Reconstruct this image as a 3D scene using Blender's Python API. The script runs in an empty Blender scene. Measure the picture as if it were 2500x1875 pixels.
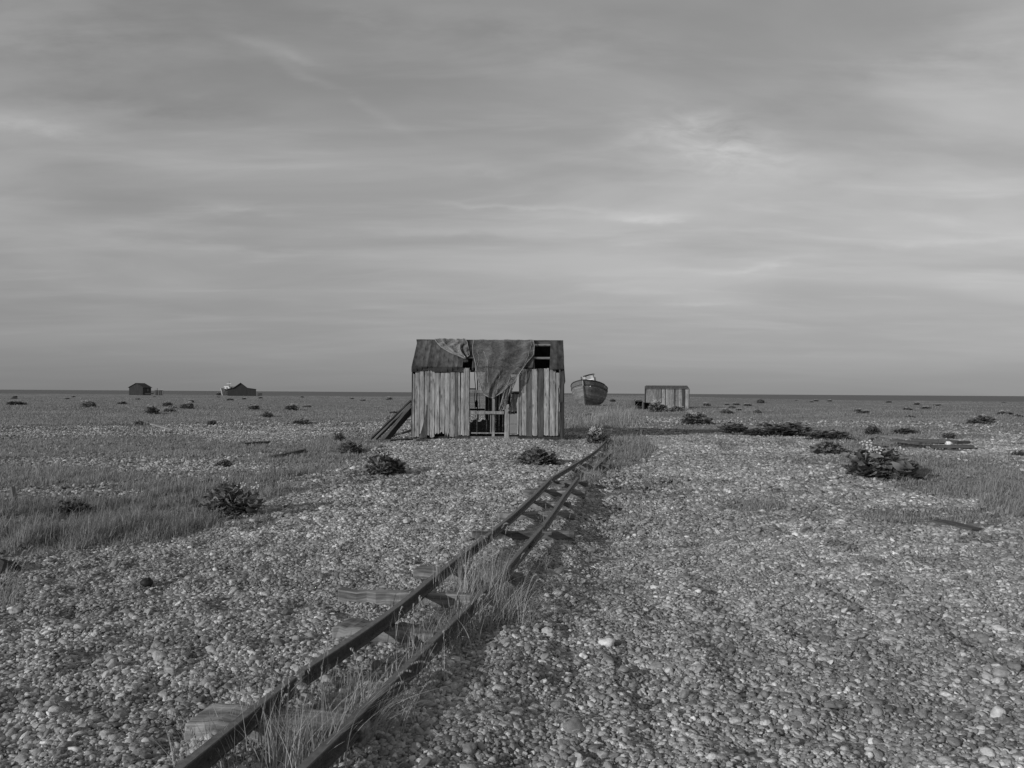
import bpy, math, random
import numpy as np
from mathutils import Vector, Matrix
rnd = random.Random(7)
rng = np.random.default_rng(11)
scene = bpy.context.scene
COL = scene.collection

# ------------------------------------------------------------------ camera
W0, H0, F = 2500.0, 1875.0, 2000.0
CAMZ = 1.6
PITCH = math.atan(21.5 / F)
ROLL = math.radians(0.367)
fwd = Vector((0, math.cos(PITCH), math.sin(PITCH)))
up0 = Vector((0, -math.sin(PITCH), math.cos(PITCH)))
rt0 = Vector((1, 0, 0))
rt = rt0 * math.cos(ROLL) + up0 * math.sin(ROLL)
up = up0 * math.cos(ROLL) - rt0 * math.sin(ROLL)
cd = bpy.data.cameras.new('camera')
cam = bpy.data.objects.new('camera', cd)
COL.objects.link(cam)
cd.sensor_width = 36.0
cd.lens = 36.0 * F / W0
cd.clip_start = 0.05
cd.clip_end = 90000
cam.matrix_world = Matrix(((rt.x, up.x, -fwd.x, 0), (rt.y, up.y, -fwd.y, 0), (rt.z, up.z, -fwd.z, CAMZ), (0, 0, 0, 1)))
scene.camera = cam
scene.render.resolution_x = 1024
scene.render.resolution_y = 768


def ray(px, py):
    return fwd * F + rt * (px - W0 / 2) + up * (H0 / 2 - py)


def pt(px, py, Y):
    """the point seen at a photo pixel at a distance Y down the beach"""
    d = ray(px, py)
    return Vector((0, 0, CAMZ)) + d * (Y / d.y)


def ptz(px, py, z):
    d = ray(px, py)
    return Vector((0, 0, CAMZ)) + d * ((z - CAMZ) / d.z)


def project(x, y, z):
    """numpy: world -> photo pixel"""
    dz = z - CAMZ
    f = x * fwd.x + y * fwd.y + dz * fwd.z
    f = np.maximum(f, 1e-3)
    a = x * rt.x + y * rt.y + dz * rt.z
    b = x * up.x + y * up.y + dz * up.z
    return W0 / 2 + F * a / f, H0 / 2 - F * b / f


# ------------------------------------------------------------------ terrain
_wr = np.random.default_rng(3)


def waves(n, lmin, lmax):
    l = np.exp(_wr.uniform(np.log(lmin), np.log(lmax), n))
    a = _wr.uniform(0, 2 * np.pi, n)
    return np.cos(a) * 2 * np.pi / l, np.sin(a) * 2 * np.pi / l, _wr.uniform(0, 6.28, n), l


W_SMALL = waves(16, 0.28, 1.3)
W_MID = waves(10, 3, 9)
W_BIG = waves(10, 15, 50)
W_FAR = waves(16, 1.0, 5.0)


def wsum(w, x, y):
    s = np.zeros_like(x)
    for kx, ky, p, l in zip(*w):
        s = s + np.sin(kx * x + ky * y + p)
    return s / math.sqrt(len(w[0]))


def sstep(a, b, t):
    t = np.clip((t - a) / (b - a), 0, 1)
    return t * t * (3 - 2 * t)


# middle line of the track, traced on the ground (filled in below)
TRACK = np.array([[-1.35, 0.5], [-0.80, 3.3], [-0.30, 5.8], [0.14, 8.6], [0.52, 11.6], [0.95, 14.4], [1.70, 18.2], [2.3, 21.0], [3.3, 30.0]])


def track_dist(x, y):
    xc = np.interp(y, TRACK[:, 1], TRACK[:, 0])
    return (x - xc) * 0.98


def G(x, y):
    x = np.asarray(x, float)
    y = np.asarray(y, float)
    r = np.hypot(x, y)
    s = track_dist(x, y)
    near = 1 - sstep(18, 30, r)
    offtrack = sstep(0.25, 0.7, np.abs(s))
    z = wsum(W_SMALL, x, y) * 0.021 * (1 - sstep(14, 26, r)) * (0.3 + 0.7 * offtrack)
    z = z + wsum(W_MID, x, y) * 0.022 * offtrack * sstep(4, 9, r) * (1 - sstep(40, 120, r) * 0.3)
    z = z + wsum(W_FAR, x, y) * 0.030 * sstep(22, 38, r)
    z = z + wsum(W_BIG, x, y) * 0.05 * sstep(30, 70, r)
    hollow = sstep(0.34, 0.95, s) * (1 - sstep(1.2, 3.4, s))
    hollow = hollow * np.clip(.75 + .35 * wsum(W_MID, x * 1.7, y * 1.7), .15, 1.2)
    z = z - 0.13 * hollow * (1 - sstep(13, 20, y)) * sstep(1.0, 3.0, y)
    # hut stands on level ground
    flat = sstep(3.2, 5.5, np.hypot((x + 0.8) * 0.75, (y - 29.0)))
    z = z * (0.15 + 0.85 * flat)
    z = z - 0.20 * np.exp(-((x + 4.5) / 1.3) ** 2 - ((y - 28.2) / 1.1) ** 2)
    # overgrown bank at the end of the rails
    z = z + 0.30 * np.exp(-((x - 6.1) / 1.7) ** 2 - ((y - 47.0) / 4.0) ** 2)
    # the storm ridge behind the boat, then the drop to the sea
    z = z + 1.12 * np.exp(-((y - 225) / 45) ** 2) * np.exp(-((x - 24) / 42) ** 2)
    shore = 318 - 0.30 * (x + 120) + 8 * np.sin(x / 31.0) + 5 * np.sin(x / 13.0 + 1)
    z = z - 6.0 * sstep(0, 70, y - shore)
    return z


def g(x, y):
    return float(G(x, y))


def at(px, py):
    """ground point under a photo pixel"""
    z = 0.0
    for _ in range(8):
        p = ptz(px, py, min(z, CAMZ - 0.3))
        z = 0.5 * z + 0.5 * g(p.x, p.y)
    p = ptz(px, py, z)
    p.z = g(p.x, p.y)
    return p


# ------------------------------------------------------------------ grass cover (what grows where)
# photo-traced patches: cx, cy, rx, ry, slope(dy/dx), strength, height(m)
PATCH = [
    (330, 1092, 520, 30, 0.00, 1.0, .16), (120, 1165, 260, 26, -0.02, 1.0, .20), (60, 1112, 220, 40, 0, .8, .16),
    (150, 1026, 280, 24, 0, .95, .18), (520, 1008, 440, 24, 0, .95, .18), (300, 990, 460, 16, 0, .9, .18), (760, 1000, 240, 28, .02, .95, .18),
    (600, 1195, 300, 34, -0.16, 1.0, .22), (380, 1225, 260, 50, -0.10, 1.0, .25), (150, 1300, 230, 42, -0.06, 1.0, .30), (330, 1290, 210, 38, -.10, .9, .22),
    (620, 1275, 60, 20, -.1, .6, .12), (40, 1270, 110, 55, 0, .8, .28), (830, 1085, 120, 36, -.1, .95, .2), (700, 1128, 220, 30, -.1, .95, .15), (60, 1330, 90, 28, 0, .9, .22),
    (730, 1440, 80, 16, 0, .40, .07), (380, 1195, 230, 22, 0, .6, .12),
    # right
    (2300, 1150, 260, 30, .10, .95, .18), (2380, 1195, 210, 28, .12, 1.0, .22), (2290, 1125, 240, 14, .03, .85, .14), (2480, 1240, 100, 26, .1, .9, .2), (2290, 1190, 70, 22, .1, 1, .25),
    (1850, 1238, 78, 15, 0, 1.0, .14), (1970, 1128, 68, 8, .05, .9, .10), (1800, 1082, 90, 8, 0, .6, .1), (1780, 1093, 26, 10, 0, .8, .16), (1920, 1083, 30, 9, 0, .8, .15),
    (2180, 1262, 120, 22, .06, .75, .10), (2360, 1265, 110, 26, .06, .7, .12), (2120, 1085, 110, 14, .04, .9, .18), (2070, 1100, 80, 14, .04, .8, .2),
    (2350, 1066, 75, 7, 0, .9, .13), (2460, 1048, 40, 7, 0, .9, .14), (2290, 1050, 110, 9, 0, .5, .1),
    (2150, 1060, 150, 14, .02, 1.0, .18), (2000, 1052, 170, 15, .06, 1.0, .18), (1780, 1050, 190, 14, .03, .75, .12),
    (2200, 1018, 360, 13, 0, .95, .18), (1950, 1003, 360, 13, 0, .95, .18), (2350, 1000, 260, 14, 0, .9, .18), (1750, 1022, 90, 8, 0, .6, .12),
    # round the end of the track
    (1535, 1092, 62, 38, 0, .95, .26), (1500, 1128, 66, 24, -.2, 1.0, .22), (1503, 1018, 55, 24, -.15, 1.0, .62), (1450, 1034, 100, 20, -.1, .9, .34), (1440, 1004, 90, 18, 0, .75, .22), (1440, 1160, 46, 26, -.3, .85, .2),
    (1560, 1192, 120, 36, .0, .60, .06), (1480, 1250, 100, 30, 0, .45, .06), (1400, 1330, 110, 40, -.2, .36, .06), (1270, 1116, 45, 14, -.2, .6, .1), (1640, 1055, 120, 14, -.02, .45, .08),
    (1380, 1075, 46, 12, 0, .9, .14), (1470, 985, 130, 12, 0, .55, .14), (1690, 1004, 60, 7, 0, .9, .3), (1800, 1003, 140, 9, 0, .7, .15),
    (1680, 1180, 90, 10, 0, .3, .06), (1620, 1240, 60, 18, 0, .4, .06),
    # tufts by the rails
    (1000, 1700, 90, 40, -.4, .35, .12), (1130, 1560, 90, 26, -.5, .45, .12), (1210, 1500, 70, 40, -.5, .55, .15), (720, 1800, 120, 50, -.5, .35, .12), (560, 1660, 40, 20, 0, .3, .1),
    (660, 1640, 50, 30, -.5, .4, .12), (1280, 1400, 30, 30, -.5, .4, .1), (20, 1440, 40, 50, 0, .6, .2), (1400, 1200, 60, 24, 0, .3, .08)]
BARE = [(150, 1048, 220, 11, 0), (380, 1060, 200, 7, 0), (460, 1140, 230, 15, 0), (150, 1128, 160, 9, 0), (200, 1212, 190, 12, -.05), (780, 1170, 100, 18, -.2), (640, 1068, 150, 15, 0), (840, 1050, 120, 18, 0),
        (2240, 1036, 330, 9, 0), (1700, 1030, 100, 8, 0)]


def ell(px, py, e):
    dx = px - e[0]
    dy = py - e[1] - e[4] * dx
    return (dx / e[2]) ** 2 + (dy / e[3]) ** 2


W_G1 = waves(12, 0.6, 3.0)
W_G2 = waves(12, 4, 16)
W_G3 = waves(12, 12, 60)


def cover(x, y):
    """0..1 grass cover and its height at ground points"""
    z = G(x, y)
    px, py = project(x, y, z)
    r = np.hypot(x, y)
    n1 = wsum(W_G1, x, y)
    n2 = wsum(W_G2, x, y * 1.0)
    m = np.zeros_like(x)
    h = np.full_like(x, 0.1)
    for e in PATCH:
        q = ell(px, py, e) + 0.22 * n1 * (r < 40) + 0.18 * n2
        v = np.clip(1.6 - q, 0, 1) * e[5]
        up_ = v > m
        m = np.where(up_, v, m)
        h = np.where(up_, e[6], h)
    for e in BARE:
        q = ell(px, py, e) + 0.2 * n1 + .15 * n2
        m = m * (1 - 0.7 * np.clip(1.4 - q, 0, 1))
    far = sstep(48, 80, r)
    n3 = wsum(W_G3, x * 0.45, y) + 0.5 * n2
    mf = np.clip(0.52 + 0.42 * n3, 0, 1)
    m = np.maximum(m * (1 - far * .4), mf * far * 0.85)
    return m, h, n1, n2


# ------------------------------------------------------------------ node helpers
def nodes(m):
    m.use_nodes = True
    nt = m.node_tree
    nt.nodes.clear()

    def N(t, **kw):
        n = nt.nodes.new(t)
        ins = kw.pop('ins', {})
        for k, v in kw.items():
            setattr(n, k, v)
        for k, v in ins.items():
            s = n.inputs[k]
            if hasattr(v, 'is_linked') or isinstance(v, bpy.types.NodeSocket):
                nt.links.new(v, s)
            elif isinstance(v, (int, float)) and s.type == 'RGBA':
                s.default_value = (v, v, v, 1)
            else:
                s.default_value = v
        return n
    return nt, N


def math_(N, op, a, b=None, c=None, clamp=False):
    n = N('ShaderNodeMath', operation=op, use_clamp=clamp)
    nt = n.id_data
    for i, v in enumerate((a, b, c)):
        if v is None:
            continue
        if isinstance(v, bpy.types.NodeSocket):
            nt.links.new(v, n.inputs[i])
        else:
            n.inputs[i].default_value = v
    return n.outputs[0]


def ramp(N, fac, stops, interp='LINEAR'):
    n = N('ShaderNodeValToRGB')
    n.id_data.links.new(fac, n.inputs[0])
    cr = n.color_ramp
    cr.interpolation = interp
    while len(cr.elements) < len(stops):
        cr.elements.new(0.5)
    for e, (p, v) in zip(cr.elements, stops):
        e.position = p
        e.color = (v, v, v, 1)
    return n.outputs[0]


def finish(nt, N, color, rough=0.8, spec=0.3, bump=None, bstr=0.4, bdist=0.02, alpha=None, metallic=0.0):
    b = N('ShaderNodeBsdfPrincipled')
    o = N('ShaderNodeOutputMaterial')
    nt.links.new(b.outputs[0], o.inputs[0])
    if isinstance(color, (int, float)):
        b.inputs['Base Color'].default_value = (color, color, color, 1)
    else:
        nt.links.new(color, b.inputs['Base Color'])
    if isinstance(rough, (int, float)):
        b.inputs['Roughness'].default_value = rough
    else:
        nt.links.new(rough, b.inputs['Roughness'])
    b.inputs['Specular IOR Level'].default_value = spec
    b.inputs['Metallic'].default_value = metallic
    if bump is not None:
        bn = N('ShaderNodeBump', ins={'Strength': bstr, 'Distance': bdist, 'Height': bump})
        nt.links.new(bn.outputs[0], b.inputs['Normal'])
    return b


def wood(name, lo, mid, hi, rough=0.85, streak=1.0):
    """weathered timber: long grain, knots, per-board tone from the mesh"""
    m = bpy.data.materials.new(name)
    nt, N = nodes(m)
    gc = N('ShaderNodeAttribute', attribute_name='gc').outputs['Vector']
    sh = N('ShaderNodeAttribute', attribute_name='shade').outputs['Fac']
    m1 = N('ShaderNodeMapping', ins={'Vector': gc, 'Scale': (17, 17, .9)}).outputs[0]
    n1 = N('ShaderNodeTexNoise', ins={'Vector': m1, 'Scale': 1.0, 'Detail': 5.0, 'Roughness': .65}).outputs['Fac']
    m2 = N('ShaderNodeMapping', ins={'Vector': gc, 'Scale': (6, 6, 1.6)}).outputs[0]
    n2 = N('ShaderNodeTexNoise', ins={'Vector': m2, 'Scale': 1.0, 'Detail': 3.0, 'Distortion': .6}).outputs['Fac']
    m3 = N('ShaderNodeMapping', ins={'Vector': gc, 'Scale': (7.5, 7.5, 2.6)}).outputs[0]
    vo = N('ShaderNodeTexVoronoi', ins={'Vector': m3, 'Scale': 1.0}).outputs['Distance']
    knot = ramp(N, vo, [(0.0, 0.35), (0.12, 0.55), (0.22, 1.0)])
    m5 = N('ShaderNodeMapping', ins={'Vector': gc, 'Scale': (70, 70, 5)}).outputs[0]
    n5 = N('ShaderNodeTexNoise', ins={'Vector': m5, 'Scale': 1.0, 'Detail': 4.0, 'Roughness': .7, 'Distortion': .4}).outputs['Fac']
    f = math_(N, 'ADD', math_(N, 'MULTIPLY', n1, .36), math_(N, 'MULTIPLY', n2, .26))
    f = math_(N, 'ADD', f, math_(N, 'MULTIPLY', n5, .38))
    c = ramp(N, f, [(0.38, lo), (0.49, mid), (0.61, hi)])
    mm = N('ShaderNodeMix', data_type='RGBA', blend_type='MULTIPLY', ins={0: 1.0})
    nt.links.new(c, mm.inputs[6])
    nt.links.new(knot, mm.inputs[7])
    m4 = N('ShaderNodeVectorMath', operation='SCALE')
    nt.links.new(mm.outputs[2], m4.inputs[0])
    nt.links.new(sh, m4.inputs[3])
    finish(nt, N, m4.outputs[0], rough, .2, bump=f, bstr=.6, bdist=.01)
    return m


def plain(name, v, var=0.3, scale=6.0, rough=.8, spec=.25, bstr=.3, stretch=(1, 1, 1), metallic=0.0, shade=False):
    m = bpy.data.materials.new(name)
    nt, N = nodes(m)
    tc = N('ShaderNodeTexCoord').outputs['Object']
    mp = N('ShaderNodeMapping', ins={'Vector': tc, 'Scale': stretch}).outputs[0]
    n = N('ShaderNodeTexNoise', ins={'Vector': mp, 'Scale': scale, 'Detail': 6.0, 'Roughness': .6}).outputs['Fac']
    c = ramp(N, n, [(0.3, v * (1 - var)), (0.7, v * (1 + var))])
    if shade:
        sh = N('ShaderNodeAttribute', attribute_name='shade').outputs['Fac']
        s = N('ShaderNodeVectorMath', operation='SCALE')
        nt.links.new(c, s.inputs[0])
        nt.links.new(sh, s.inputs[3])
        c = s.outputs[0]
    finish(nt, N, c, rough, spec, bump=n, bstr=bstr, metallic=metallic)
    return m


M_PLANK = wood('weathered_plank', .115, .24, .45)
M_DARKWOOD = wood('dark_tarred_timber', .04, .07, .12)
M_GREYWOOD = wood('grey_driftwood', .08, .155, .27)
M_SLEEPER = wood('sleeper_timber', .045, .12, .26)
M_PALEWOOD = wood('pale_bleached_timber', .20, .30, .42)
M_FELT = plain('roofing_felt', .075, .6, 3.0, .9, stretch=(2.2, .8, .8), shade=True)
M_BLACK = plain('black_tarred_boards', .042, .25, 3.0, .9, stretch=(1, 1, .2))
M_BLACKROOF = plain('black_roof_felt', .05, .3, 2.0, .9)
M_RUST = plain('rusted_rail_iron', .034, .5, 40.0, .5, .7, .4)
M_RAILTOP = plain('worn_lit_rail_top', .11, .35, 30.0, .5, .5, .3)  # worn metal, made paler still to paint in the light on the top face
M_IRON = plain('rusty_iron', .05, .5, 8.0, .8)
M_DARK = plain('dark_iron', .03, .4, 8.0, .8)
M_WHITE = plain('white_paint', .72, .12, 3.0, .5)
M_WORN = plain('worn_pale_paint', .42, .35, 5.0, .7)
M_ROPE = plain('tarred_rope', .06, .3, 30.0, .9)
M_HEAP = plain('old_net_heap', .11, .5, 9.0, .95)
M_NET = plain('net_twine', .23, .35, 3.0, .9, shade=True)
M_LIGHTROPE = plain('pale_rope', .34, .25, 30.0, .9)
M_BOARD = plain('grey_panel_board', .20, .10, 4.0, .85)
M_RUBBER = plain('black_rubber', .02, .3, 20.0, .6)
M_PLASTIC = plain('white_plastic', .85, .05, 10.0, .4)


def leafmat(name, lo, hi, rough=.6, transl=0.15):
    m = bpy.data.materials.new(name)
    nt, N = nodes(m)
    sh = N('ShaderNodeAttribute', attribute_name='shade').outputs['Fac']
    c = ramp(N, sh, [(0.0, lo), (1.0, hi)])
    b = finish(nt, N, c, rough, .25)
    o = [n for n in nt.nodes if n.type == 'OUTPUT_MATERIAL'][0]
    t = N('ShaderNodeBsdfTranslucent')
    nt.links.new(c, t.inputs[0])
    mx = N('ShaderNodeMixShader', ins={0: transl})
    nt.links.new(b.outputs[0], mx.inputs[1])
    nt.links.new(t.outputs[0], mx.inputs[2])
    nt.links.new(mx.outputs[0], o.inputs[0])
    return m


M_KALE = leafmat('kale_leaf', .09, .32, .6, .3)
M_SHRUB = leafmat('heath_leaf', .055, .14)
M_SEED = leafmat('dry_seed', .30, .62)
M_STRAW = leafmat('dry_grass', .17, .54, .7, .3)
M_TURF = leafmat('beach_grass', .19, .45, .7, .45)


# ------------------------------------------------------------------ mesh builder
class MB:
    def __init__(self):
        self.v, self.f, self.s, self.g = [], [], [], []

    def add(self, vs, fs, shade=1.0, gc=None):
        b = len(self.v)
        self.v += [tuple(p) for p in vs]
        self.f += [tuple(i + b for i in q) for q in fs]
        self.s += list(shade) if hasattr(shade, '__len__') else [shade] * len(vs)
        self.g += [tuple(q) for q in (gc if gc is not None else vs)]

    def beam(self, p0, p1, w, h, shade=1.0, side=None, n=1, jit=0.0, taper=1.0, twist=0.0):
        """timber from p0 to p1; w across (along side), h the other way"""
        p0, p1 = Vector(p0), Vector(p1)
        d = (p1 - p0)
        L = d.length
        d = d / L
        if side is None:
            side = d.cross(Vector((0, 0, 1)))
            if side.length < 1e-3:
                side = Vector((1, 0, 0))
        side = (Vector(side) - d * Vector(side).dot(d)).normalized()
        u2 = side.cross(d).normalized()
        o = [rnd.uniform(0, 50) for _ in range(3)]
        vs, gc = [], []
        for i in range(n + 1):
            t = i / n
            k = 1 + (taper - 1) * t
            ji = [rnd.uniform(-jit, jit) for _ in range(8)]
            c, s_ = math.cos(twist * t), math.sin(twist * t)
            sd, uu = side * c + u2 * s_, u2 * c - side * s_
            for q, (a, b) in enumerate(((-.5, -.5), (.5, -.5), (.5, .5), (-.5, .5))):
                p = p0 + d * (L * t) + sd * (a * w * k + ji[q]) + uu * (b * h * k + ji[q + 4])
                vs.append(p)
                gc.append((a * w + o[0], b * h + o[1], L * t + o[2]))
        fs = []
        for i in range(n):
            a = i * 4
            for q in range(4):
                r_ = (q + 1) % 4
                fs.append((a + q, a + r_, a + 4 + r_, a + 4 + q))
        fs.append((3, 2, 1, 0))
        e = n * 4
        fs.append((e, e + 1, e + 2, e + 3))
        self.add(vs, fs, shade, gc)

    def box(self, lo, hi, shade=1.0):
        x0, y0, z0 = lo
        x1, y1, z1 = hi
        vs = [(x0, y0, z0), (x1, y0, z0), (x1, y1, z0), (x0, y1, z0), (x0, y0, z1), (x1, y0, z1), (x1, y1, z1), (x0, y1, z1)]
        o = [rnd.uniform(0, 50) for _ in range(3)]
        self.add(vs, [(3, 2, 1, 0), (4, 5, 6, 7), (0, 1, 5, 4), (1, 2, 6, 5), (2, 3, 7, 6), (3, 0, 4, 7)], shade,
                 [(a + o[0], b + o[1], c + o[2]) for a, b, c in vs])

    def plank(self, xa, xb, z0, z1, y, th, shade=1.0, rag0=0.0, rag1=0.0, lean=0.0, jit=.004, n=7):
        """upright board: front face at y, ragged ends, slightly wandering edges"""
        o = [rnd.uniform(0, 50) for _ in range(3)]
        nx = 4
        vs, gc = [], []
        bot = [z0 + rnd.uniform(0, 1) ** 2 * rag0 for _ in range(nx + 1)]
        top = [z1 - rnd.uniform(0, 1) ** 2 * rag1 for _ in range(nx + 1)]
        bow = rnd.uniform(-.012, .012)
        ej = [(rnd.uniform(-jit, jit), rnd.uniform(-jit, jit)) for _ in range(n + 1)]
        for k in range(2):
            for j in range(n + 1):
                t = j / n
                a = xa + ej[j][0] + lean * t
                b = xb + ej[j][1] + lean * t
                for i in range(nx + 1):
                    s = i / nx
                    x = a + (b - a) * s
                    z = bot[i] + (top[i] - bot[i]) * t
                    yy = y + k * th + bow * math.sin(3.14 * t) - .006 * math.sin(3.14 * s) * (1 - k)
                    vs.append((x, yy, z))
                    gc.append((x - xa + o[0], k * th + o[1], z + o[2]))
        nn = (n + 1) * (nx + 1)
        fs = []
        for j in range(n):
            for i in range(nx):
                a = j * (nx + 1) + i
                fs.append((a, a + 1, a + nx + 2, a + nx + 1))
                fs.append((nn + a + nx + 1, nn + a + nx + 2, nn + a + 1, nn + a))
        for j in range(n):
            a = j * (nx + 1)
            fs.append((a + nx + 1, nn + a + nx + 1, nn + a, a))
            b = a + nx
            fs.append((b, nn + b, nn + b + nx + 1, b + nx + 1))
        for i in range(nx):
            fs.append((i, nn + i, nn + i + 1, i + 1))
            b = n * (nx + 1) + i
            fs.append((b + 1, nn + b + 1, nn + b, b))
        self.add(vs, fs, shade, gc)

    def grid(self, P, shade=None, closed=False, gc=None):
        """P[j][i] points"""
        nj, ni = len(P), len(P[0])
        vs = [p for row in P for p in row]
        fs = []
        for j in range(nj - 1):
            for i in range(ni - (0 if closed else 1)):
                a, b = j * ni + i, j * ni + (i + 1) % ni
                fs.append((a, b, b + ni, a + ni))
        s = 1.0 if shade is None else ([q for row in shade for q in row] if hasattr(shade, '__len__') else shade)
        self.add(vs, fs, s, gc)

    def slab(self, P, n, th, shade=1.0):
        """sheet of points with thickness th along -n"""
        nj, ni = len(P), len(P[0])
        n = Vector(n)
        top = [Vector(p) for row in P for p in row]
        vs = top + [p - n * th for p in top]
        k = len(top)
        fs = []
        for j in range(nj - 1):
            for i in range(ni - 1):
                a = j * ni + i
                fs.append((a, a + 1, a + ni + 1, a + ni))
                fs.append((k + a + ni, k + a + ni + 1, k + a + 1, k + a))
        for i in range(ni - 1):
            fs.append((i + 1, i, k + i, k + i + 1))
            a = (nj - 1) * ni + i
            fs.append((a, a + 1, k + a + 1, k + a))
        for j in range(nj - 1):
            a = j * ni
            fs.append((a, a + ni, k + a + ni, k + a))
            b = a + ni - 1
            fs.append((b + ni, b, k + b, k + b + ni))
        sh = shade if not hasattr(shade, '__len__') else [q for row in shade for q in row] * 2
        self.add(vs, fs, sh)

    def tube(self, pts, rad, n=6, shade=1.0):
        pts = [Vector(p) for p in pts]
        rad = rad if hasattr(rad, '__len__') else [rad] * len(pts)
        P = []
        ref = Vector((.31, .17, .93))
        for i, p in enumerate(pts):
            d = (pts[min(i + 1, len(pts) - 1)] - pts[max(i - 1, 0)]).normalized()
            a = d.cross(ref)
            if a.length < .05:
                a = d.cross(Vector((1, 0, 0)))
            a.normalize()
            b = d.cross(a)
            P.append([p + (a * math.cos(6.2832 * k / n) + b * math.sin(6.2832 * k / n)) * rad[i] for k in range(n)])
        b0 = len(self.v)
        self.grid(P, shade, closed=True)
        self.f.append(tuple(b0 + k for k in reversed(range(n))))
        e = b0 + (len(pts) - 1) * n
        self.f.append(tuple(e + k for k in range(n)))

    def blob(self, c, r, shade=1.0, n=8, m=6, wob=0.0):
        c = Vector(c)
        P = []
        for j in range(m + 1):
            a = math.pi * j / m
            row = []
            for i in range(n):
                b = 6.2832 * i / n
                k = 1 + rnd.uniform(-wob, wob)
                row.append(c + Vector((r[0] * math.sin(a) * math.cos(b) * k, r[1] * math.sin(a) * math.sin(b) * k, r[2] * math.cos(a) * k)))
            P.append(row)
        self.grid(P, shade, closed=True)

    def build(self, name, mat, parent=None, smooth=False):
        me = bpy.data.meshes.new(name)
        off = Vector((0, 0, 0))
        if parent is not None:
            q = parent
            while q is not None:
                off = off + q.location
                q = q.parent
        me.from_pydata([(a - off.x, b - off.y, c - off.z) for a, b, c in self.v], [], self.f)
        at_ = me.attributes.new('shade', 'FLOAT', 'POINT')
        at_.data.foreach_set('value', np.array(self.s, dtype=np.float32))
        at2 = me.attributes.new('gc', 'FLOAT_VECTOR', 'POINT')
        at2.data.foreach_set('vector', np.array(self.g, dtype=np.float32).ravel())
        me.materials.append(mat)
        if smooth:
            me.polygons.foreach_set('use_smooth', np.ones(len(me.polygons), dtype=bool))
        me.update()
        o = bpy.data.objects.new(name, me)
        COL.objects.link(o)
        o.parent = parent
        return o


def np_mesh(name, V, faces_flat, loop_tot, mat, shade=None):
    me = bpy.data.meshes.new(name)
    me.vertices.add(len(V))
    me.vertices.foreach_set('co', np.ascontiguousarray(V, dtype=np.float32).ravel())
    me.loops.add(len(faces_flat))
    me.loops.foreach_set('vertex_index', np.ascontiguousarray(faces_flat, dtype=np.int32))
    me.polygons.add(len(loop_tot))
    st = np.concatenate(([0], np.cumsum(loop_tot)[:-1])).astype(np.int32)
    me.polygons.foreach_set('loop_start', st)
    me.polygons.foreach_set('loop_total', np.ascontiguousarray(loop_tot, dtype=np.int32))
    me.update(calc_edges=True)
    if shade is not None:
        a = me.attributes.new('shade', 'FLOAT', 'POINT')
        a.data.foreach_set('value', np.ascontiguousarray(shade, dtype=np.float32))
    if mat:
        me.materials.append(mat)
    o = bpy.data.objects.new(name, me)
    COL.objects.link(o)
    return o


def tag(o, label=None, cat=None, group=None, kind=None):
    if label:
        o['label'] = label
    if cat:
        o['category'] = cat
    if group:
        o['group'] = group
    if kind:
        o['kind'] = kind
    return o


def empty(name, loc, label, cat, group=None):
    o = bpy.data.objects.new(name, None)
    o.empty_display_size = .2
    o.location = loc
    COL.objects.link(o)
    return tag(o, label, cat, group)


def copy_tree(o, parent=None):
    c = o.copy()
    COL.objects.link(c)
    c.parent = parent
    for ch in list(o.children):
        copy_tree(ch, c)
    return c


# ------------------------------------------------------------------ ground sheet
def build_ground():
    radii = [0.0]
    r = 0.4
    while r < 1500:
        radii.append(r)
        r *= 1.028 if r < 18 or r > 320 else 1.008
    radii = np.array(radii)
    fa = np.arange(-46, 46.001, 0.36)
    ba = np.arange(50, 311, 5.0)
    ang = np.radians(np.concatenate((fa, ba)))
    nr, na = len(radii), len(ang)
    R, A = np.meshgrid(radii, ang, indexing='ij')
    X, Y = R * np.sin(A), R * np.cos(A)
    Z = G(X.ravel(), Y.ravel())
    V = np.stack((X.ravel(), Y.ravel(), Z), 1)
    i = np.arange(nr - 1)[:, None] * na
    j = np.arange(na)[None, :]
    jn = (np.arange(na) + 1) % na
    q = np.stack((i + j, i + na + j, i + na + jn[None, :], i + jn[None, :]), -1).reshape(-1, 4)[:, ::-1]
    o = np_mesh('shingle_ground', V, q.ravel(), np.full(len(q), 4), None)
    m, h, n1, n2 = cover(V[:, 0], V[:, 1])
    front = np.abs(np.arctan2(V[:, 0], V[:, 1])) < 0.75
    m = np.where(front, m, 0.4)
    a = o.data.attributes.new('turf', 'FLOAT', 'POINT')
    a.data.foreach_set('value', m.astype(np.float32))
    o.data.polygons.foreach_set('use_smooth', np.ones(len(q), dtype=bool))
    return o


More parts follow.
